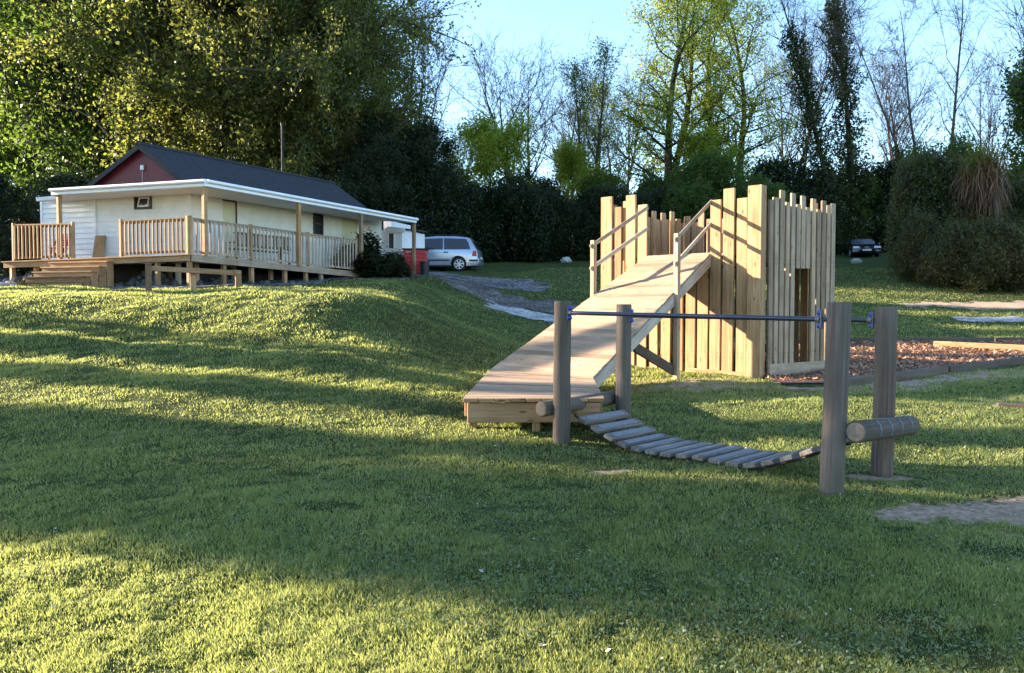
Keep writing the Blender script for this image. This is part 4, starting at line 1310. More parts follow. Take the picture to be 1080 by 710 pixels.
class Car:
    """side outline along x (front at -x), width along y"""
    def __init__(s, root, yaw, W, belt, roofz, inset):
        s.r = root; s.yaw = yaw; s.W = W; s.belt = belt; s.roof = roofz; s.inset = inset
    def tr(s, x, y, z):
        c, n = math.cos(s.yaw), math.sin(s.yaw)
        L = s.r.location
        return Vector((L.x + x * c - y * n, L.y + x * n + y * c, L.z + z))
    def hw(s, z):
        if z <= s.belt: return s.W - .03 * (1 - z / s.belt) ** 2
        return s.W - s.inset * (z - s.belt) / (s.roof - s.belt)
    def plate(s, name, pts, side, mat, out=.006, th=.012, par=None):
        """thin panel lying on the body side"""
        b = MB()
        poly = [s.tr(x, side * (s.hw(z) + out), z) for x, z in pts]
        d = s.tr(0, -side * th, 0) - s.tr(0, 0, 0)
        b.prism(poly, d); return b.build(name, M[mat], par or s.r)
    def cross(s, name, x, zs, hwf, mat, out=.006, par=None, tilt=None):
        """panel facing along x: zs=(z0,z1), x may be (x at z0, x at z1)"""
        x0, x1 = x if hasattr(x, '__len__') else (x, x)
        z0, z1 = zs; sg = -1 if x0 < 0 else 1
        b = MB()
        y0, y1 = hwf
        poly = [s.tr(x0 + sg * out, y0[0], z0), s.tr(x0 + sg * out, y0[1], z0), s.tr(x1 + sg * out, y1[1], z1), s.tr(x1 + sg * out, y1[0], z1)]
        d = s.tr(-sg * .02, 0, 0) - s.tr(0, 0, 0)
        b.prism(poly, d); return b.build(name, M[mat], par or s.r)
    def body(s, lower, upper, mat):
        """lower: outline points under the belt from rear belt, round the bottom, to front belt; upper: front belt to rear belt over the roof"""
        full = lower + upper[1:-1]
        cx = sum(p[0] for p in full) / len(full); cz = .8
        st = [(-1, .965), (-.97, .99), (-.9, 1), (0, 1.002), (.9, 1), (.97, .99), (1, .965)]
        b = MB(); vs = []; n = len(full)
        for j, k_ in st:
            for (x, z) in full:
                vs.append(s.tr(cx + (x - cx) * k_, j * s.hw(z), cz + (z - cz) * k_))
        fs = []
        for r in range(len(st) - 1):
            for i in range(n):
                i2 = (i + 1) % n
                fs.append((r * n + i, r * n + i2, (r + 1) * n + i2, (r + 1) * n + i))
        nl = len(lower); last = (len(st) - 1) * n
        lo = list(range(nl)); upi = [nl - 1] + list(range(nl, n)) + [0]
        fs += [tuple(lo), tuple(upi), tuple(reversed([last + i for i in lo])), tuple(reversed([last + i for i in upi]))]
        b.add(vs, fs)
        o = b.build('body', M[mat], s.r)
        import bmesh
        bm = bmesh.new(); bm.from_mesh(o.data)
        big = [f for f in bm.faces if len(f.verts) > 6]
        bmesh.ops.triangulate(bm, faces=big)
        bmesh.ops.recalc_face_normals(bm, faces=bm.faces[:])
        bm.to_mesh(o.data); bm.free()
        for p_ in o.data.polygons: p_.use_smooth = True
        o.data.set_sharp_from_angle(angle=R(32))
        return o
    def wheel(s, x, side, r, spokes=7):
        yc = side * (s.W - .11)
        b = MB(); w = .10
        b.tube([s.tr(x, yc - w, r), s.tr(x, yc - w * .8, r), s.tr(x, yc + w * .8, r), s.tr(x, yc + w, r)], [r * .9, r, r, r * .9], 28)
        ty = b.build('wheel', M['tyre'], s.r)
        f = side * (w + .004)
        b = MB(); b.tube([s.tr(x, yc + f * .6, r), s.tr(x, yc + f * .9, r)], [r * .68, r * .70], 24)
        b.build('hub', M['trim_dark'], ty)
        b = MB()
        for i in range(24):
            a0, a1 = 2 * math.pi * i / 24, 2 * math.pi * (i + 1) / 24
            b.tube([s.tr(x + r * .67 * math.cos(a0), yc + f, r + r * .67 * math.sin(a0)), s.tr(x + r * .67 * math.cos(a1), yc + f, r + r * .67 * math.sin(a1))], r * .06, 6)
        for i in range(spokes):
            a_ = 2 * math.pi * (i + .3) / spokes
            b.beam(s.tr(x, yc + f, r), s.tr(x + r * .66 * math.cos(a_), yc + f, r + r * .66 * math.sin(a_)), r * .17, .03, tuple(s.tr(math.sin(a_), 0, -math.cos(a_)) - s.tr(0, 0, 0)))
        b.tube([s.tr(x, yc + f * .95, r), s.tr(x, yc + f * 1.15, r)], [r * .2, r * .17], 14)
        b.build('rim', M['rim'], ty)

# --- silver people carrier, side on, facing left
vx = P(457, 288, 38.6)
van = thing('people_carrier', 'silver people carrier parked side on beside the clubhouse with dark windows', 'car', (P(462, 288, 38.6).x - .28, 39.5, g1(P(462, 288, 38.6).x, 38.7)))
C_ = Car(van, R(-6), .91, 1.02, 1.73, .16)
wr = .335; xf, xr = -1.42, 1.42
low = [(2.30, 1.02), (2.34, .80), (2.36, .62), (2.40, .58), (2.40, .36), (2.30, .26), (xr + .42, .24)]
low += arc(xr, wr, .42, -.2, math.pi + .2, 10)
low += [(xf + .42, .22)]
low += arc(xf, wr, .42, -.2, math.pi + .2, 10)
low += [(-2.20, .24), (-2.34, .32), (-2.36, .62), (-2.26, .80), (-1.95, .95), (-1.62, 1.02)]
upp = [(-1.62, 1.02), (-1.15, 1.33), (-.72, 1.60), (-.40, 1.68), (.3, 1.73), (1.2, 1.72), (1.80, 1.66), (1.95, 1.60), (2.12, 1.30), (2.30, 1.02)]
C_.body(low, upp, 'silver')
for sd in (-1, 1):
    C_.plate('front_window', [(-1.30, 1.06), (-.52, 1.06), (-.48, 1.58), (-.62, 1.55), (-.98, 1.32)], sd, 'glass')
    C_.plate('middle_window', [(-.44, 1.06), (.62, 1.06), (.60, 1.62), (-.40, 1.60)], sd, 'glass')
    C_.plate('rear_window', [(.68, 1.06), (1.98, 1.06), (1.86, 1.42), (1.74, 1.57), (.66, 1.62)], sd, 'glass')
    C_.plate('side_moulding', [(-1.0, .50), (xr - .47, .50), (xr - .47, .57), (-1.0, .57)], sd, 'trim_dark', .012)
    C_.plate('bumper_strip', [(xr + .5, .47), (2.36, .47), (2.36, .56), (xr + .5, .56)], sd, 'trim_dark', .012)
    C_.plate('sill', [(-.95, .235), (xr - .50, .235), (xr - .46, .31), (-.95, .31)], sd, 'trim_dark', .010)
    C_.plate('tail_light', [(2.06, .72), (2.30, .72), (2.27, .98), (2.10, .98)], sd, 'tail', .010, .03)
    for x in (-.28, .78):
        C_.plate('door_handle', [(x - .11, .90), (x + .11, .90), (x + .11, .95), (x - .11, .95)], sd, 'trim_dark', .03, .03)
    for x in (-.48, .64):
        C_.plate('door_seam', [(x - .008, .33), (x + .008, .33), (x + .008, 1.05), (x - .008, 1.05)], sd, 'trim_dark', .003, .008)
    b = MB(); p0 = C_.tr(-.6, sd * .70, 1.74); p1 = C_.tr(1.6, sd * .70, 1.73); b.tube([p0, C_.tr(-.5, sd * .70, 1.775), C_.tr(1.5, sd * .70, 1.775), p1], .018, 8); b.build('roof_rail', M['trim_dark'], van)
    b = MB(); b.box(C_.tr(-1.12, sd * 1.02, 1.10), C_.tr(1, 0, 0) - C_.tr(0, 0, 0), C_.tr(0, 1, 0) - C_.tr(0, 0, 0), UP, .1, .2, .14, .03); b.build('wing_mirror', M['silver'], van)
    for x in (xf, xr): C_.wheel(x, sd, wr)
C_.cross('windscreen', (-1.50, -.80), (1.09, 1.55), ((-.78, .78), (-.66, .66)), 'glass', .03)
C_.cross('rear_screen', (2.27, 2.03), (1.08, 1.50), ((-.72, .72), (-.64, .64)), 'glass', .012)
C_.cross('number_plate', 2.40, (.62, .72), ((-.26, .26), (-.26, .26)), 'plate')
C_.cross('headlamp', (-2.33, -2.24), (.62, .80), ((.5, .82), (.5, .8)), 'lamp'); C_.cross('headlamp', (-2.33, -2.24), (.62, .80), ((-.82, -.5), (-.8, -.5)), 'lamp')

# --- dark saloon nosing out from behind the hedge
cp = P(914, 272, 52)
car = thing('dark_car', 'dark blue estate car nosing out from behind the right hedge', 'car', (cp.x + .6, 54.3, g1(cp.x, 52.5)))
D = Car(car, R(90 - 14), .91, .86, 1.44, .2)
wr = .33; xf, xr = -1.40, 1.42
low = [(2.30, .90), (2.34, .60), (2.34, .34), (2.2, .22), (xr + .4, .22)] + arc(xr, wr, .40, -.2, math.pi + .2, 10) + [(xf + .4, .20)] + arc(xf, wr, .40, -.2, math.pi + .2, 10)
low += [(-2.2, .20), (-2.30, .30), (-2.32, .50), (-2.26, .66), (-1.9, .80), (-1.05, .88)]
upp = [(-1.05, .88), (-.62, 1.14), (-.25, 1.34), (.2, 1.43), (.9, 1.44), (1.6, 1.38), (1.95, 1.26), (2.30, .90)]
D.body(low, upp, 'navy')
for sd in (-1, 1):
    D.plate('front_window', [(-.75, .93), (.30, .93), (.30, 1.34), (-.18, 1.30)], sd, 'glass')
    D.plate('rear_window', [(.36, .93), (1.7, .93), (1.55, 1.25), (.36, 1.34)], sd, 'glass')
    for x in (xf, xr): D.wheel(x, sd, wr, 5)
    b = MB(); b.box(D.tr(-.72, sd * 1.0, .98), D.tr(1, 0, 0) - D.tr(0, 0, 0), D.tr(0, 1, 0) - D.tr(0, 0, 0), UP, .1, .18, .12, .03); b.build('wing_mirror', M['navy'], car)
    ys = sorted((sd * .45, sd * .84)); D.cross('headlight', (-2.29, -2.22), (.58, .72), ((ys[0], ys[1]), (ys[0], ys[1])), 'lamp', .02)
    ys = sorted((sd * .5, sd * .8)); D.cross('fog_lamp_vent', (-2.31, -2.31), (.28, .38), ((ys[0], ys[1]), (ys[0], ys[1])), 'trim_dark', .012)
D.cross('windscreen', (-1.0, -.30), (.93, 1.33), ((-.74, .74), (-.62, .62)), 'glass', .035)
D.cross('grille', (-2.315, -2.27), (.42, .68), ((-.36, .36), (-.32, .32)), 'trim_dark', .012)
D.cross('number_plate', -2.325, (.40, .52), ((-.28, .28), (-.28, .28)), 'plate', .03)
b = MB()
for i in range(4):
    cc_ = [D.tr(-2.335, -.105 + i * .07 + .045 * math.cos(t), .62 + .045 * math.sin(t)) for t in np.linspace(0, 6.283, 13)]
    b.tube(cc_, .008, 5, cap=False)
b.build('emblem', M['rim'], car)
# pale roof of a vehicle glimpsed beyond the far right hedge is hidden by leaves: only its white top edge shows
# off-frame trees: (offset across the sun direction, metres towards the sun, height, width factor, kind)
SHADE = [(7.0, 18, 3.9, .55, 0), (11.4, 19.5, 3.7, .5, 0), (16.4, 19, 2.8, .7, 0),
         (4.3, 17, 16.5, .42, 2), (5.2, 25, 10.0, .62, 2), (6.6, 30, 11.0, .45, 2), (9.6, 27, 6.6, .36, 2), (12.6, 24, 5.0, .4, 2),
         (4.8, 33, 12, .2, 1), (5.9, 26, 9.5, .24, 1), (7.6, 31, 9.0, .18, 1), (9.4, 38, 10.5, .10, 1),
         (17.2, 42, 14.0, .16, 1), (19.5, 40, 14.0, .14, 1), (23, 46, 15.0, .18, 1), (26, 44, 15, .16, 1), (29, 46, 15, .2, 1), (32, 48, 15, .16, 1)]
# ------------------------------------------------------------------ trees
def tubes_np(tubes, n_big=8):
    Vs, Fs, Gs, off = [], [], [], 0
    for pts, rad in tubes:
        pts = np.asarray(pts, float); rad = np.asarray(rad, float)
        n = n_big if rad[0] > .05 else (5 if rad[0] > .02 else 3)
        d = np.gradient(pts, axis=0); d /= np.linalg.norm(d, axis=1)[:, None] + 1e-9
        ref = np.array([0, 0, 1.]) if abs(d[0][2]) < .9 else np.array([1., 0, 0])
        a = np.cross(d, ref); a /= np.linalg.norm(a, axis=1)[:, None] + 1e-9
        b = np.cross(d, a)
        th = np.arange(n) * 2 * np.pi / n
        ring = pts[:, None, :] + rad[:, None, None] * (a[:, None, :] * np.cos(th)[None, :, None] + b[:, None, :] * np.sin(th)[None, :, None])
        Vs.append(ring.reshape(-1, 3))
        L = np.concatenate([[0], np.cumsum(np.linalg.norm(np.diff(pts, axis=0), axis=1))])
        g = np.stack([np.repeat(L, n), np.tile(np.cos(th), len(pts)) * np.repeat(rad, n), np.tile(np.sin(th), len(pts)) * np.repeat(rad, n)], 1)
        Gs.append(g + off * .013)
        i = np.arange(len(pts) - 1)[:, None] * n; k = np.arange(n)[None, :]; k2 = (k + 1) % n
        F = np.stack([i + k, i + k2, i + n + k2, i + n + k], -1).reshape(-1, 4) + off
        Fs.append(F); off += len(pts) * n
    return np.concatenate(Vs), np.concatenate(Fs), np.concatenate(Gs)

def wander(rs, p, d, L, n, curl, up):
    pts = [p]; d = d / np.linalg.norm(d)
    for i in range(n):
        d = d + rs.randn(3) * curl + np.array([0, 0, up]); d /= np.linalg.norm(d)
        pts.append(pts[-1] + d * L / n)
    return np.array(pts)

def grow(rs, H, r0, stems=((0, 0, 1),), start=.25, nb=24, bl=.32, el=.7, n2=5, n3=4, up=.06, curl=.12, shape='round', thin=1.0, n4=0, splitH=None, tc=.05, tu=.03):
    """returns tubes and twig polylines"""
    tubes = []; twigs = []
    for sx, sy, hs in stems:
        h = H * hs
        tp = wander(rs, np.array([0, 0, -.3]), np.array([sx, sy, 1.0]), h, 12, tc, tu)
        rt = r0 * (hs ** .5) * (1 - np.linspace(0, .9, 13)); rt[0] *= 1.3
        tubes.append((tp, rt))
        for i in range(nb):
            f = start + (1 - start) * ((i + rs.rand()) / nb)
            q = f * 12; k = min(int(q), 11); p = tp[k] + (tp[k + 1] - tp[k]) * (q - k)
            a = i * 2.4 + rs.rand() * .8
            if shape == 'round': pr = math.sin(math.pi * min(1, .18 + .8 * (f - start) / (1 - start))) ** .6
            elif shape == 'cone': pr = 1.05 - .85 * f
            else: pr = .75 + .25 * rs.rand()
            L = h * bl * pr * (.75 + .5 * rs.rand())
            e = el + .5 * f
            d = np.array([math.cos(a) * math.cos(e), math.sin(a) * math.cos(e), math.sin(e)])
            b1 = wander(rs, p, d, L, 6, curl, up)
            r1 = max(.012, rt[k] * .45)
            tubes.append((b1, r1 * np.linspace(1, .25, 7) * thin))
            for j in range(n2):
                g = .25 + .75 * (j + rs.rand()) / n2
                qq = g * 6; kk = min(int(qq), 5); p2 = b1[kk] + (b1[kk + 1] - b1[kk]) * (qq - kk)
                d2 = (b1[kk + 1] - b1[kk]); d2 = d2 / (np.linalg.norm(d2) + 1e-9) + rs.randn(3) * .65
                L2 = L * (.28 + .25 * rs.rand())
                b2 = wander(rs, p2, d2, L2, 4, curl * 1.3, up)
                r2 = r1 * .4 * thin
                tubes.append((b2, np.maximum(.010, r2 * np.linspace(1, .3, 5))))
                twigs.append(b2)
                for m in range(n3):
                    kk2 = rs.randint(1, 5); d3 = b2[kk2] - b2[kk2 - 1]; d3 = d3 / (np.linalg.norm(d3) + 1e-9) + rs.randn(3) * .6
                    b3 = wander(rs, b2[kk2 - 1], d3, L2 * (.4 + .35 * rs.rand()), 3, curl * 1.5, up)
                    tubes.append((b3, np.maximum(.008, r2 * .5 * np.linspace(1, .4, 4))))
                    twigs.append(b3)
                    for _ in range(n4):
                        k3 = rs.randint(1, 4); d4 = b3[k3] - b3[k3 - 1]; d4 = d4 / (np.linalg.norm(d4) + 1e-9) + rs.randn(3) * .7
                        tubes.append((wander(rs, b3[k3], d4, L2 * .3, 2, curl, up), np.array([.005, .004, .003]) * 1.6))
    return tubes, twigs

def leaf_quads(rs, C, s, flat=.0):
    n = len(C)
    A = rs.randn(n, 3); A /= np.linalg.norm(A, axis=1)[:, None]
    B = np.cross(A, rs.randn(n, 3)); B /= np.linalg.norm(B, axis=1)[:, None]
    s = s[:, None]
    N = np.cross(A, B)
    return np.stack([C - A * s, C - B * s * .55 + N * s * .12, C + A * s, C + B * s * .55 + N * s * .12], 1).reshape(-1, 4, 3)

def leaves(rs, twigs, per, spread, size):
    T = np.array([t[rs.randint(0, len(t))] for t in twigs for _ in range(per)])
    T = T + rs.randn(*T.shape) * spread
    return leaf_quads(rs, T, size * (.55 + .8 * rs.rand(len(T))))

def crown_obj(name, Q, mat, parent, rs, z0=None):
    n = len(Q)
    base = np.clip(.5 + .25 * rs.randn(n), 0, 1)
    c = Q[:, 0]
    cl = fbm(c[:, 0] * 1.0 + c[:, 2] * .7, c[:, 1] + c[:, 2] * .5, 1.5, 21) * .25
    return np_mesh(name, Q.reshape(-1, 3), np.arange(n * 4).reshape(n, 4), np.repeat(np.clip(base + cl, 0, 1), 4), mat, parent)

def trunk_obj(tubes, mat, parent, name='trunk'):
    V, F, G = tubes_np(tubes)
    o = np_mesh(name, V, F, np.full(len(V), .5), mat, parent, True)
    a = o.data.attributes.new('gc', 'FLOAT_VECTOR', 'POINT'); a.data.foreach_set('vector', G.astype(np.float32).ravel())
    return o

def make_tree(seed, name, label, cat, H, r0, leafmat_, per, spread, lsize, group=None, bark='bark', **kw):
    rs = np.random.RandomState(seed)
    tubes, twigs = grow(rs, H, r0, **kw)
    root = thing(name, label, cat, (0, 0, 0), group)
    trunk_obj(tubes, M[bark], root)
    if per: crown_obj('crown', leaves(rs, twigs, per, spread, lsize), M[leafmat_], root, rs)
    root['H'] = H
    return root

def put(root, px, Y, ytop=None, rz=0, label=None, group=None, first=False, mats=None, sx=1, X=None, hgt=None):
    x = (px - 540) / FPX * Y if X is None else X
    g = g1(x, Y)
    sc = ((P(px, ytop, Y).z - g) if hgt is None else hgt) / root['H'] if (ytop is not None or hgt is not None) else 1
    S = (sc * sx, sc * sx, sc)
    if first:
        root.location = (x, Y, g); root.rotation_euler = (0, 0, rz); root.scale = S
        if label: root['label'] = label
        if group: root['group'] = group
        if mats:
            for ch in root.children:
                if ch.name.split('.')[0] in mats: ch.data.materials[0] = mats[ch.name.split('.')[0]]
        return root
    return copy_thing(root, (x, Y, g), rz, S, label, group, mats)

# ---- left wood: dense broadleaf trees behind the clubhouse
GW = 'broadleaf trees of the wood behind the clubhouse'
tA = make_tree(101, 'broadleaf_tree', 'x', 'tree', 20, .42, 'leaf_lime', 50, .20, .078, GW, start=.08, nb=46, bl=.30, el=.15, n2=7, n3=5, up=.02)
tB = make_tree(102, 'broadleaf_tree', 'x', 'tree', 20, .38, 'leaf_lime', 50, .22, .076, GW, start=.10, nb=42, bl=.33, el=.2, n2=7, n3=5, up=.0, stems=((0, 0, 1), (.15, .05, .9)))
tA['H'] = tB['H'] = 20.5
wood_trees = [
    (tA, 18, 61, 38, 0.3, 'leaf_lime', 'first broadleaf tree at the left edge of the photo, bright lime leaves'),
    (tB, 70, 62, 38, 1.7, 'leaf_lime', 'tall broadleaf tree rising behind the left end of the deck'),
    (tA, 118, 58, 36, 2.9, 'leaf_lime', 'broadleaf tree with thick dark trunk rising left of the maroon gable'),
    (tB, 176, 57.0, 34, 4.1, 'leaf_mid', 'broadleaf tree rising directly above the maroon gable'),
    (tA, 232, 51.0, 31, 5.2, 'leaf_sunlit', 'tree with leaves tinted sunlit gold rising above the left half of the felt roof'),
    (tB, 288, 48.0, 30, .9, 'leaf_sunlit', 'tree with leaves tinted sunlit gold rising just behind the flue of the clubhouse'),
    (tA, 328, 46.5, 27, 3.7, 'leaf_sunlit', 'tree with leaves tinted sunlit gold above the far end of the felt roof'),
    (tB, 362, 50.0, 24, 2.2, 'leaf_mid', 'darker broadleaf tree at the right end of the left wood, its top out of frame'),
]
used = set()
for t, px, Y, h, rz, lm, lab in wood_trees:
    put(t, px, Y, None, rz, lab, GW, first=id(t) not in used, sx=.52 if px > 350 else (.75 if px > 300 else 1), mats={'crown': M[lm]} if id(t) in used else None, hgt=h)
    used.add(id(t))
# darker lower trees that close the wood on the right and at the left
tC = make_tree(103, 'dark_tree', 'x', 'tree', 10, .22, 'leaf_dark', 50, .30, .085, start=.04, nb=40, bl=.34, el=.1, n2=6, n3=4, up=.02)
GD = 'dark evergreen trees round the field'
put(tC, 418, 46, 128, .4, 'dark evergreen tree stepping down at the right end of the left wood', GD, first=True, mats=None, sx=.9)
put(tC, 450, 48, 142, 2.2, 'lower dark evergreen just right of the wood, above the silver car', GD)
put(tC, 395, 44, 150, 3.9, 'tall dark evergreen behind the end of the clubhouse canopy', GD, sx=.7)
put(tC, 8, 30.5, 188, 1.2, 'dark evergreen beside the left end of the clubhouse', GD, sx=1.0)
put(tC, -40, 31.5, 170, 2.2, 'dark evergreen just outside the left edge of the photo', GD, sx=1.0)

# ---- shrub masses
def make_bush(seed, name, label, cat, rx, ry, rz_, n, ls, mat, group=None, lumps=9, hollow=.55, stems=10):
    rs = np.random.RandomState(seed)
    root = thing(name, label, cat, (0, 0, 0), group)
    cs = []; 
    for i in range(lumps):
        a = rs.rand() * 6.28; e = rs.rand()
        cs.append((math.cos(a) * rx * .68 * (1 - e * .55), math.sin(a) * ry * .68 * (1 - e * .55), rz_ * (.15 + .68 * e), rs.uniform(.22, .50)))
    cs.append((0, 0, rz_ * .36, .62))
    C = []
    w = np.array([c[3] ** 2 for c in cs]); w /= w.sum()
    for c, ww in zip(cs, w):
        m = int(n * ww)
        d = rs.randn(m, 3); d /= np.linalg.norm(d, axis=1)[:, None]
        r = (hollow + (1 - hollow) * rs.rand(m) ** .6)[:, None] * (1 + .28 * np.sin(d[:, :1] * 7 + seed) * np.sin(d[:, 1:2] * 6 + d[:, 2:3] * 5))
        spray = 1 + (rs.rand(m, 1) > .88) * rs.rand(m, 1) ** 2 * .9
        C.append(np.array(c[:3]) + d * r * spray * np.array([rx * c[3], ry * c[3], rz_ * c[3] * .62]))
    C = np.concatenate(C); C[:, 2] = np.abs(C[:, 2] - .02)
    Q = leaf_quads(rs, C, ls * (.55 + .8 * rs.rand(len(C))))
    crown_obj('foliage', Q, M[mat], root, rs)
    tubes = []
    for i in range(stems):
        a = rs.rand() * 6.28; l = rs.uniform(.5, .9)
        tubes.append((wander(rs, np.array([0, 0, -.1]), np.array([math.cos(a) * rx, math.sin(a) * ry, rz_ * 1.3]), l * rz_, 5, .15, .05), np.linspace(.04, .012, 6) * max(.4, rz_ / 4)))
    trunk_obj(tubes, M['bark'], root, 'stems')
    root['H'] = rz_ * 1.13
    return root
bA = make_bush(201, 'shrub', 'x', 'shrub', 3.2, 2.6, 5.6, 42000, .082, 'leaf_dark', lumps=14)
bB = make_bush(202, 'shrub', 'x', 'shrub', 3.0, 2.4, 5.6, 40000, .085, 'leaf_dark', lumps=11)
GT = 'dark shrubs of the shaded thicket behind the track'
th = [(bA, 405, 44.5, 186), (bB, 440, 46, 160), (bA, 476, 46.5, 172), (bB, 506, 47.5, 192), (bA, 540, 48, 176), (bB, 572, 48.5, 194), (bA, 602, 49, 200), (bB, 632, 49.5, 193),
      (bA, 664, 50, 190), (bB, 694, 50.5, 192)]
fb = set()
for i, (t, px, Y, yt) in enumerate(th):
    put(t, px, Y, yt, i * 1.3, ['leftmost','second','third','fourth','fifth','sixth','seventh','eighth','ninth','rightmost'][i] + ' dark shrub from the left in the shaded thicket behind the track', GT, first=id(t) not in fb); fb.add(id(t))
GB = 'shrubs behind the fort'
for i, (t, px, Y, yt, lab) in enumerate([(bB, 66, 39, 172, 'dark undergrowth shrub above the left end of the canopy'), (bA, 110, 41, 176, 'dark undergrowth shrub left of the maroon gable'),
        (bB, 215, 42, 172, 'dark undergrowth shrub hidden behind the ridge of the felt roof'), (bA, 330, 43, 176, 'dark undergrowth shrub behind the flue end of the roof'), (bB, 372, 42, 184, 'dark undergrowth shrub at the far end of the felt roof')]):
    put(t, px, Y, yt, i * 1.9 + .2, lab, 'undergrowth behind the clubhouse')
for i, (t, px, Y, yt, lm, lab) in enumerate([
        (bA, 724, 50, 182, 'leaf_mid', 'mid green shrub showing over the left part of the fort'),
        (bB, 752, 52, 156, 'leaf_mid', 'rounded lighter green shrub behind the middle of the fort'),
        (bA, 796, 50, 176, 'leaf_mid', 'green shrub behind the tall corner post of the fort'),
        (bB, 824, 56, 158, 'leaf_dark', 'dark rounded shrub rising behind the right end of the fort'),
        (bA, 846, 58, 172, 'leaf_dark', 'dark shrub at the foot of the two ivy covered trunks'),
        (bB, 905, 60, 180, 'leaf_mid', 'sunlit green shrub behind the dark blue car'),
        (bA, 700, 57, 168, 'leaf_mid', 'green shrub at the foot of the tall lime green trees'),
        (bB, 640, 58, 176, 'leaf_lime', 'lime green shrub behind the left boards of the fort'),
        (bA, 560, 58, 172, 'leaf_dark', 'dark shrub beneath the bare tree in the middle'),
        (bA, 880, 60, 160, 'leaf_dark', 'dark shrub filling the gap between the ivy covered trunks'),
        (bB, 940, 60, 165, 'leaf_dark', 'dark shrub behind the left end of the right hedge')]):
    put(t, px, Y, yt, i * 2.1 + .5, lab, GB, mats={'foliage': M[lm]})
# right hedge, brownish, lit from the left
bH = make_bush(203, 'hedge_shrub', 'x', 'hedge', 3.0, 2.6, 6.0, 50000, .09, 'leaf_hedge', lumps=30, hollow=.6)
GH = 'shrubs of the tall brown green hedge at the right'
for i, (px, Y, yt, sx, lm, lab) in enumerate([
        (966, 38.5, 158, .55, 'leaf_hedge', 'left end shrub of the right hedge, beside the dark blue car'),
        (990, 37.5, 152, .65, 'leaf_ivy', 'brown green hedge shrub below the twin trunked bare tree'),
        (1022, 36.0, 196, .95, 'leaf_hedge', 'hedge shrub directly in front of the cabbage palm'),
        (1062, 36.5, 190, .95, 'leaf_ivy', 'hedge shrub at the right edge of the photo, right of the palm'),
        (1104, 36.5, 172, .9, 'leaf_hedge', 'hedge shrub just outside the right edge of the photo'),
        (968, 43, 148, .5, 'leaf_mid', 'sunlit green shrub showing above the left end of the right hedge'),
        (1000, 43, 138, .6, 'leaf_mid', 'sunlit green shrub at the foot of the twin trunked bare tree'),
        (1085, 45, 158, .8, 'leaf_mid', 'green shrub behind the palm at the right edge')]):
    put(bH, px, Y, yt, i * 1.7, lab, GH, first=(i == 0), sx=sx, mats={'foliage': M[lm]} if i else None)
for i, (px, Y, yt, sx) in enumerate([(968, 36.0, 222, .8), (996, 34.4, 232, 1.0), (1034, 33.6, 226, 1.0), (1074, 33.2, 232, 1.1)]):
    put(bH, px, Y, yt, i * 1.1 + 3, ['leftmost', 'second', 'third', 'rightmost'][i] + ' of the low shrubs along the foot of the right hedge', 'low shrubs along the foot of the right hedge', sx=sx)

# clipped shrubs beside the deck
bS = make_bush(204, 'round_shrub', 'x', 'shrub', .62, .6, 2.0, 9000, .045, 'leaf_dark', lumps=6, hollow=.7)
put(bS, 378, 32.2, 241, .3, 'clipped dark round topped shrub at the end of the deck railing', first=True, sx=2.1)
put(bS, 412, 31.2, 263, 1.4, 'low spreading dark shrub in front of the white annex', sx=3.2)
put(bS, 392, 30.8, 262, 2.4, 'dark shrub between the deck end and the white annex', sx=3.0)
put(bS, 431, 31.6, 284, 2.4, 'small low plant at the foot of the end veranda post', sx=1.9)
q = put(bS, 24, 24.1, 295, .4, 'small bright yellow green weed beside the deck steps', sx=1.3, mats={'foliage': M['weed']})

# ---- small light green tree and bare trees in the middle distance
tL = make_tree(105, 'young_tree', 'x', 'tree', 8, .14, 'leaf_spring', 34, .24, .085, start=.3, nb=22, bl=.36, el=.5, n2=5, n3=4)
put(tL, 522, 54, 138, .5, 'small bright yellow green tree left of the tall bare tree', None, first=True, sx=1.15)
put(tL, 606, 60, 166, 2.5, 'low yellow green treetop behind the thicket left of the fort')
put(tL, 748, 60, 150, 1.5, 'bright green treetop between the two tall lime green trees')
tb1 = make_tree(106, 'bare_tree', 'x', 'tree', 15, .21, None, 0, 0, 0, start=.30, nb=16, bl=.40, el=.62, n2=6, n3=5, n4=1, up=.05, stems=((-.12, 0, .85), (.05, 0, 1.0), (.0, .1, .9)), thin=1.0, bark='twig')
GBr = 'leafless trees against the sky'
put(tb1, 552, 64, 62, .2, 'wide spreading leafless tree above the yellow green tree', GBr, first=True, sx=1.15)
put(tb1, 600, 72, 96, 2.3, 'smaller leafless tree between the wide bare tree and the budding tree', GBr)
tb2 = make_tree(107, 'budding_tree', 'x', 'tree', 15, .19, 'leaf_lime', 3, .25, .09, start=.28, nb=22, bl=.24, el=.8, n2=6, n3=4, n4=1, up=.08, stems=((.0, 0, 1), (.1, 0, .95), (-.08, .05, .9)), thin=.8, bark='bark')
put(tb2, 622, 62, 58, 1.0, 'budding slender tree with thin greenish crown left of the lime green trees', None, first=True)
put(tb1, 652, 68, 78, 4.0, 'leafless tree touching the left side of the lime green trees', GBr, sx=.8)
# ---- tall spring green trees
tT = make_tree(108, 'spring_tree', 'x', 'tree', 24, .36, 'leaf_spring', 13, .38, .10, start=.20, nb=26, bl=.20, el=.35, n2=6, n3=5, up=.05, stems=((-.05, 0, 1), (.09, 0, .97)), shape='col', bark='bark')
put(tT, 706, 62, -40, .4, 'tall lime green tree with two dark trunks left of the fort corner', 'tall lime green trees', first=True, sx=1.25)
put(tT, 772, 64, -30, 2.4, 'second tall lime green tree, directly above the fort corner post', 'tall lime green trees', sx=1.15)
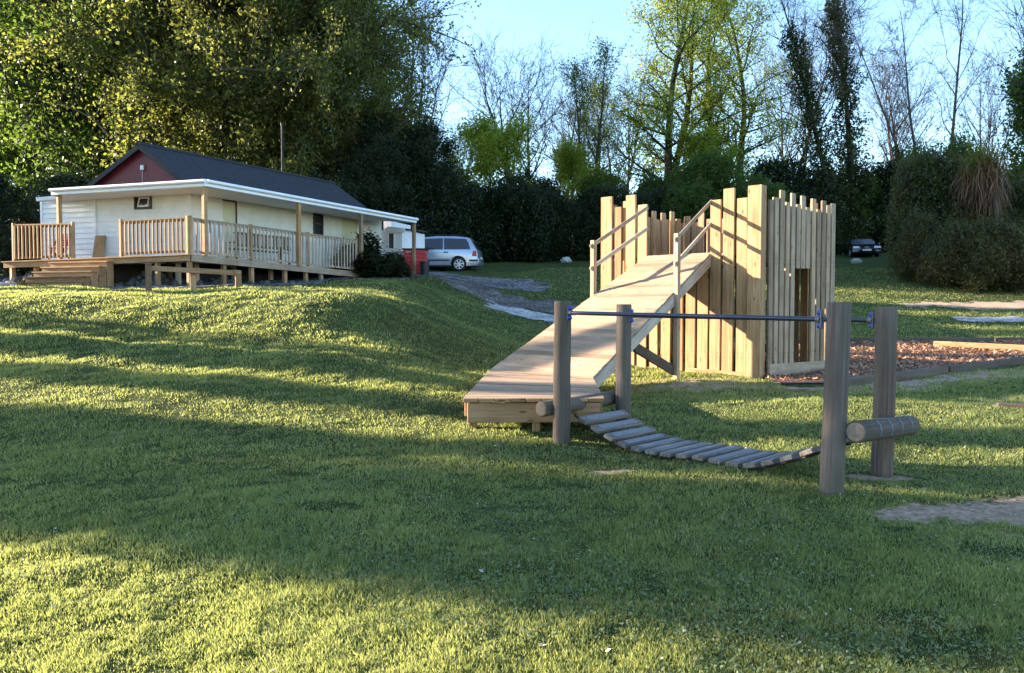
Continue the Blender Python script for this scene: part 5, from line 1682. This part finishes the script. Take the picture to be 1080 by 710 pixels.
# ---- ivy covered trunks with bare tops
def ivy_tree(seed, name, lab, H, r0, stems, nb, start, bl, ivyh, ivyr, mat='leaf_ivy', pale=False, dens=1.0):
    rs = np.random.RandomState(seed)
    tubes, tw = grow(rs, H, r0, stems=stems, start=start, nb=nb, bl=bl, el=.75, n2=6, n3=5, n4=1, up=.05, curl=.14, thin=.9, shape='col', tc=.022, tu=0)
    root = thing(name, lab, 'tree'); root['H'] = H
    trunk_obj(tubes, M['bark_pale' if pale else 'bark'], root)
    C = []
    for tp, rt in tubes:
        if rt[0] < r0 * .6: continue
        seg = tp[:, 2] < H * ivyh
        n = int(13000 * dens)
        k = rs.rand(n) * 12; i = np.minimum(k.astype(int), 11); f = (k - i)[:, None]
        c = tp[i] * (1 - f) + tp[i + 1] * f
        ok = c[:, 2] < H * ivyh * (1 + .1 * rs.rand(n)); c = c[ok]
        t = c[:, 2] / (H * ivyh)
        a = rs.rand(len(c)) * 6.28
        wv = (.6 + .4 * np.sin(c[:, 2] * 1.7 + a * 2 + seed) + .25 * np.sin(c[:, 2] * 4.1 + a)) * (1.25 - .8 * np.clip(t, 0, 1))
        r = (r0 * .8 + ivyr * np.abs(wv) * rs.rand(len(c)) ** .6)
        C.append(c + np.stack([np.cos(a) * r, np.sin(a) * r, rs.randn(len(c)) * .15], 1))
    C = np.concatenate(C)
    crown_obj('ivy', leaf_quads(rs, C, .10 * (.6 + .8 * rs.rand(len(C)))), M[mat], root, rs)
    return root
GI = 'tall bare trees with ivy covered trunks'
t1 = ivy_tree(301, 'ivy_tree', 'x', 22, .30, ((-.32, 0, 1),), 22, .42, .22, .76, 1.9, dens=1.2)
put(t1, 888, 57, -25, .0, 'left leaning ivy covered trunk with bare branches, behind the fort', GI, first=True)
t2 = ivy_tree(302, 'ivy_tree', 'x', 22, .30, ((.0, 0, 1),), 22, .50, .22, .80, 1.7, dens=1.2)
put(t2, 899, 58.5, -50, .6, 'upright ivy covered trunk with bare top, above the dark blue car', GI, first=True)
t3 = ivy_tree(303, 'twin_tree', 'x', 20, .17, ((-.42, 0, .85), (.03, 0, 1.0), (-.18, .1, .9)), 15, .38, .20, .36, .42, pale=True, dens=.35)
put(t3, 992, 50, -35, .0, 'pale bare tree with twin trunks rising from the right hedge', None, first=True)
put(tb1, 1040, 66, 78, 1.2, 'small distant leafless tree just left of the right edge', GBr, sx=.7)
put(tb1, 830, 70, 30, 3.2, 'faint leafless tree behind the left leaning ivy trunk', GBr, sx=.9)
put(tb1, 945, 72, 60, 5.2, 'faint leafless tree between the ivy trunk and the twin trunked tree', GBr, sx=.8)
put(tb1, 440, 60, 10, 2.2, 'leafless treetop spreading right of the left wood', GBr, sx=.75)
put(tb1, 478, 62, 132, 4.4, 'low leafless tree between the left wood and the yellow green tree', GBr, sx=1.0)
put(tL, 1098, 42, 88, 2.0, 'leafy green branches at the right edge of the photo', sx=.8, mats={'crown': M['leaf_mid']})
put(tb1, 1125, 40, -60, 1.0, 'bare branches reaching in at the top right corner', GBr, sx=.7)

# ---- cabbage palm with a skirt of dead leaves
pc = P(1035, 180, 35.0)
palm = thing('cabbage_palm', 'shaggy cabbage palm with a skirt of brown dead leaves above the right hedge', 'palm', (pc.x, pc.y, g1(pc.x, pc.y)))
rs = np.random.RandomState(77)
zc_ = pc.z - g1(pc.x, pc.y)
trunk_obj([(wander(rs, np.array([0, 0, -.2]), np.array([.02, 0, 1.]), zc_, 6, .04, 0), np.linspace(.2, .13, 7)),
           (np.array([[.0, -.2, zc_ - 1.6], [.12, -.9, zc_ - 1.2], [.0, -1.5, zc_ - 1.9], [-.3, -1.7, zc_ - 3.0]]), np.array([.07, .06, .05, .04]))], M['bark_pale'], palm)
def swords(n, elr, L, droop, wid, z0, jit, seed):
    rs = np.random.RandomState(seed); Q = []
    for i in range(n):
        a = rs.rand() * 6.28; e = rs.uniform(*elr); l = L * rs.uniform(.7, 1.2)
        d = np.array([math.cos(a) * math.cos(e), math.sin(a) * math.cos(e), math.sin(e)])
        p = np.array([0, 0, z0]) + rs.randn(3) * jit; s = np.cross(d, [0, 0, 1]); s /= np.linalg.norm(s) + 1e-9
        pts = [p]
        for k_ in range(4):
            d = d + np.array([0, 0, -droop]); d /= np.linalg.norm(d); pts.append(pts[-1] + d * l / 4)
        ws = [wid, wid, wid * .8, wid * .5, wid * .08]
        for k_ in range(4):
            Q.append([pts[k_] - s * ws[k_], pts[k_] + s * ws[k_], pts[k_ + 1] + s * ws[k_ + 1], pts[k_ + 1] - s * ws[k_ + 1]])
    return np.array(Q)
rs2 = np.random.RandomState(5)
palm.scale = (.85, .85, 1)
crown_obj('crown', swords(420, (-.2, 1.4), 1.15, .14, .035, zc_, .3, 1), M['palm_leaf'], palm, rs2)
crown_obj('dead_skirt', swords(900, (-1.2, .5), 1.45, .5, .03, zc_ - .25, .42, 2), M['dead_leaf'], palm, rs2)

# ---- trees left of the frame that throw the long shadows over the lawn
GS = 'trees beyond the left edge of the photo'
def shade(t, q, tt, h, rz=0., sx=1.0, mats=None):
    """q: offset across the sun direction, tt: metres towards the sun"""
    n = Vector((SUN_AZ[1], -SUN_AZ[0])).normalized(); d = Vector((SUN_AZ[0], SUN_AZ[1])).normalized()
    p = n * q + d * tt
    put(t, 0, p.y, None, rz, 'leafy tree standing beyond the left edge of the lawn', GS, X=p.x, hgt=h, sx=sx, mats=mats)
for (q, tt, h, sx, kd) in SHADE:
    shade((bA, tC, tL)[kd], q, tt, h, q * 3.1, sx, {'foliage': M['leaf_mid'], 'crown': M['leaf_mid']})
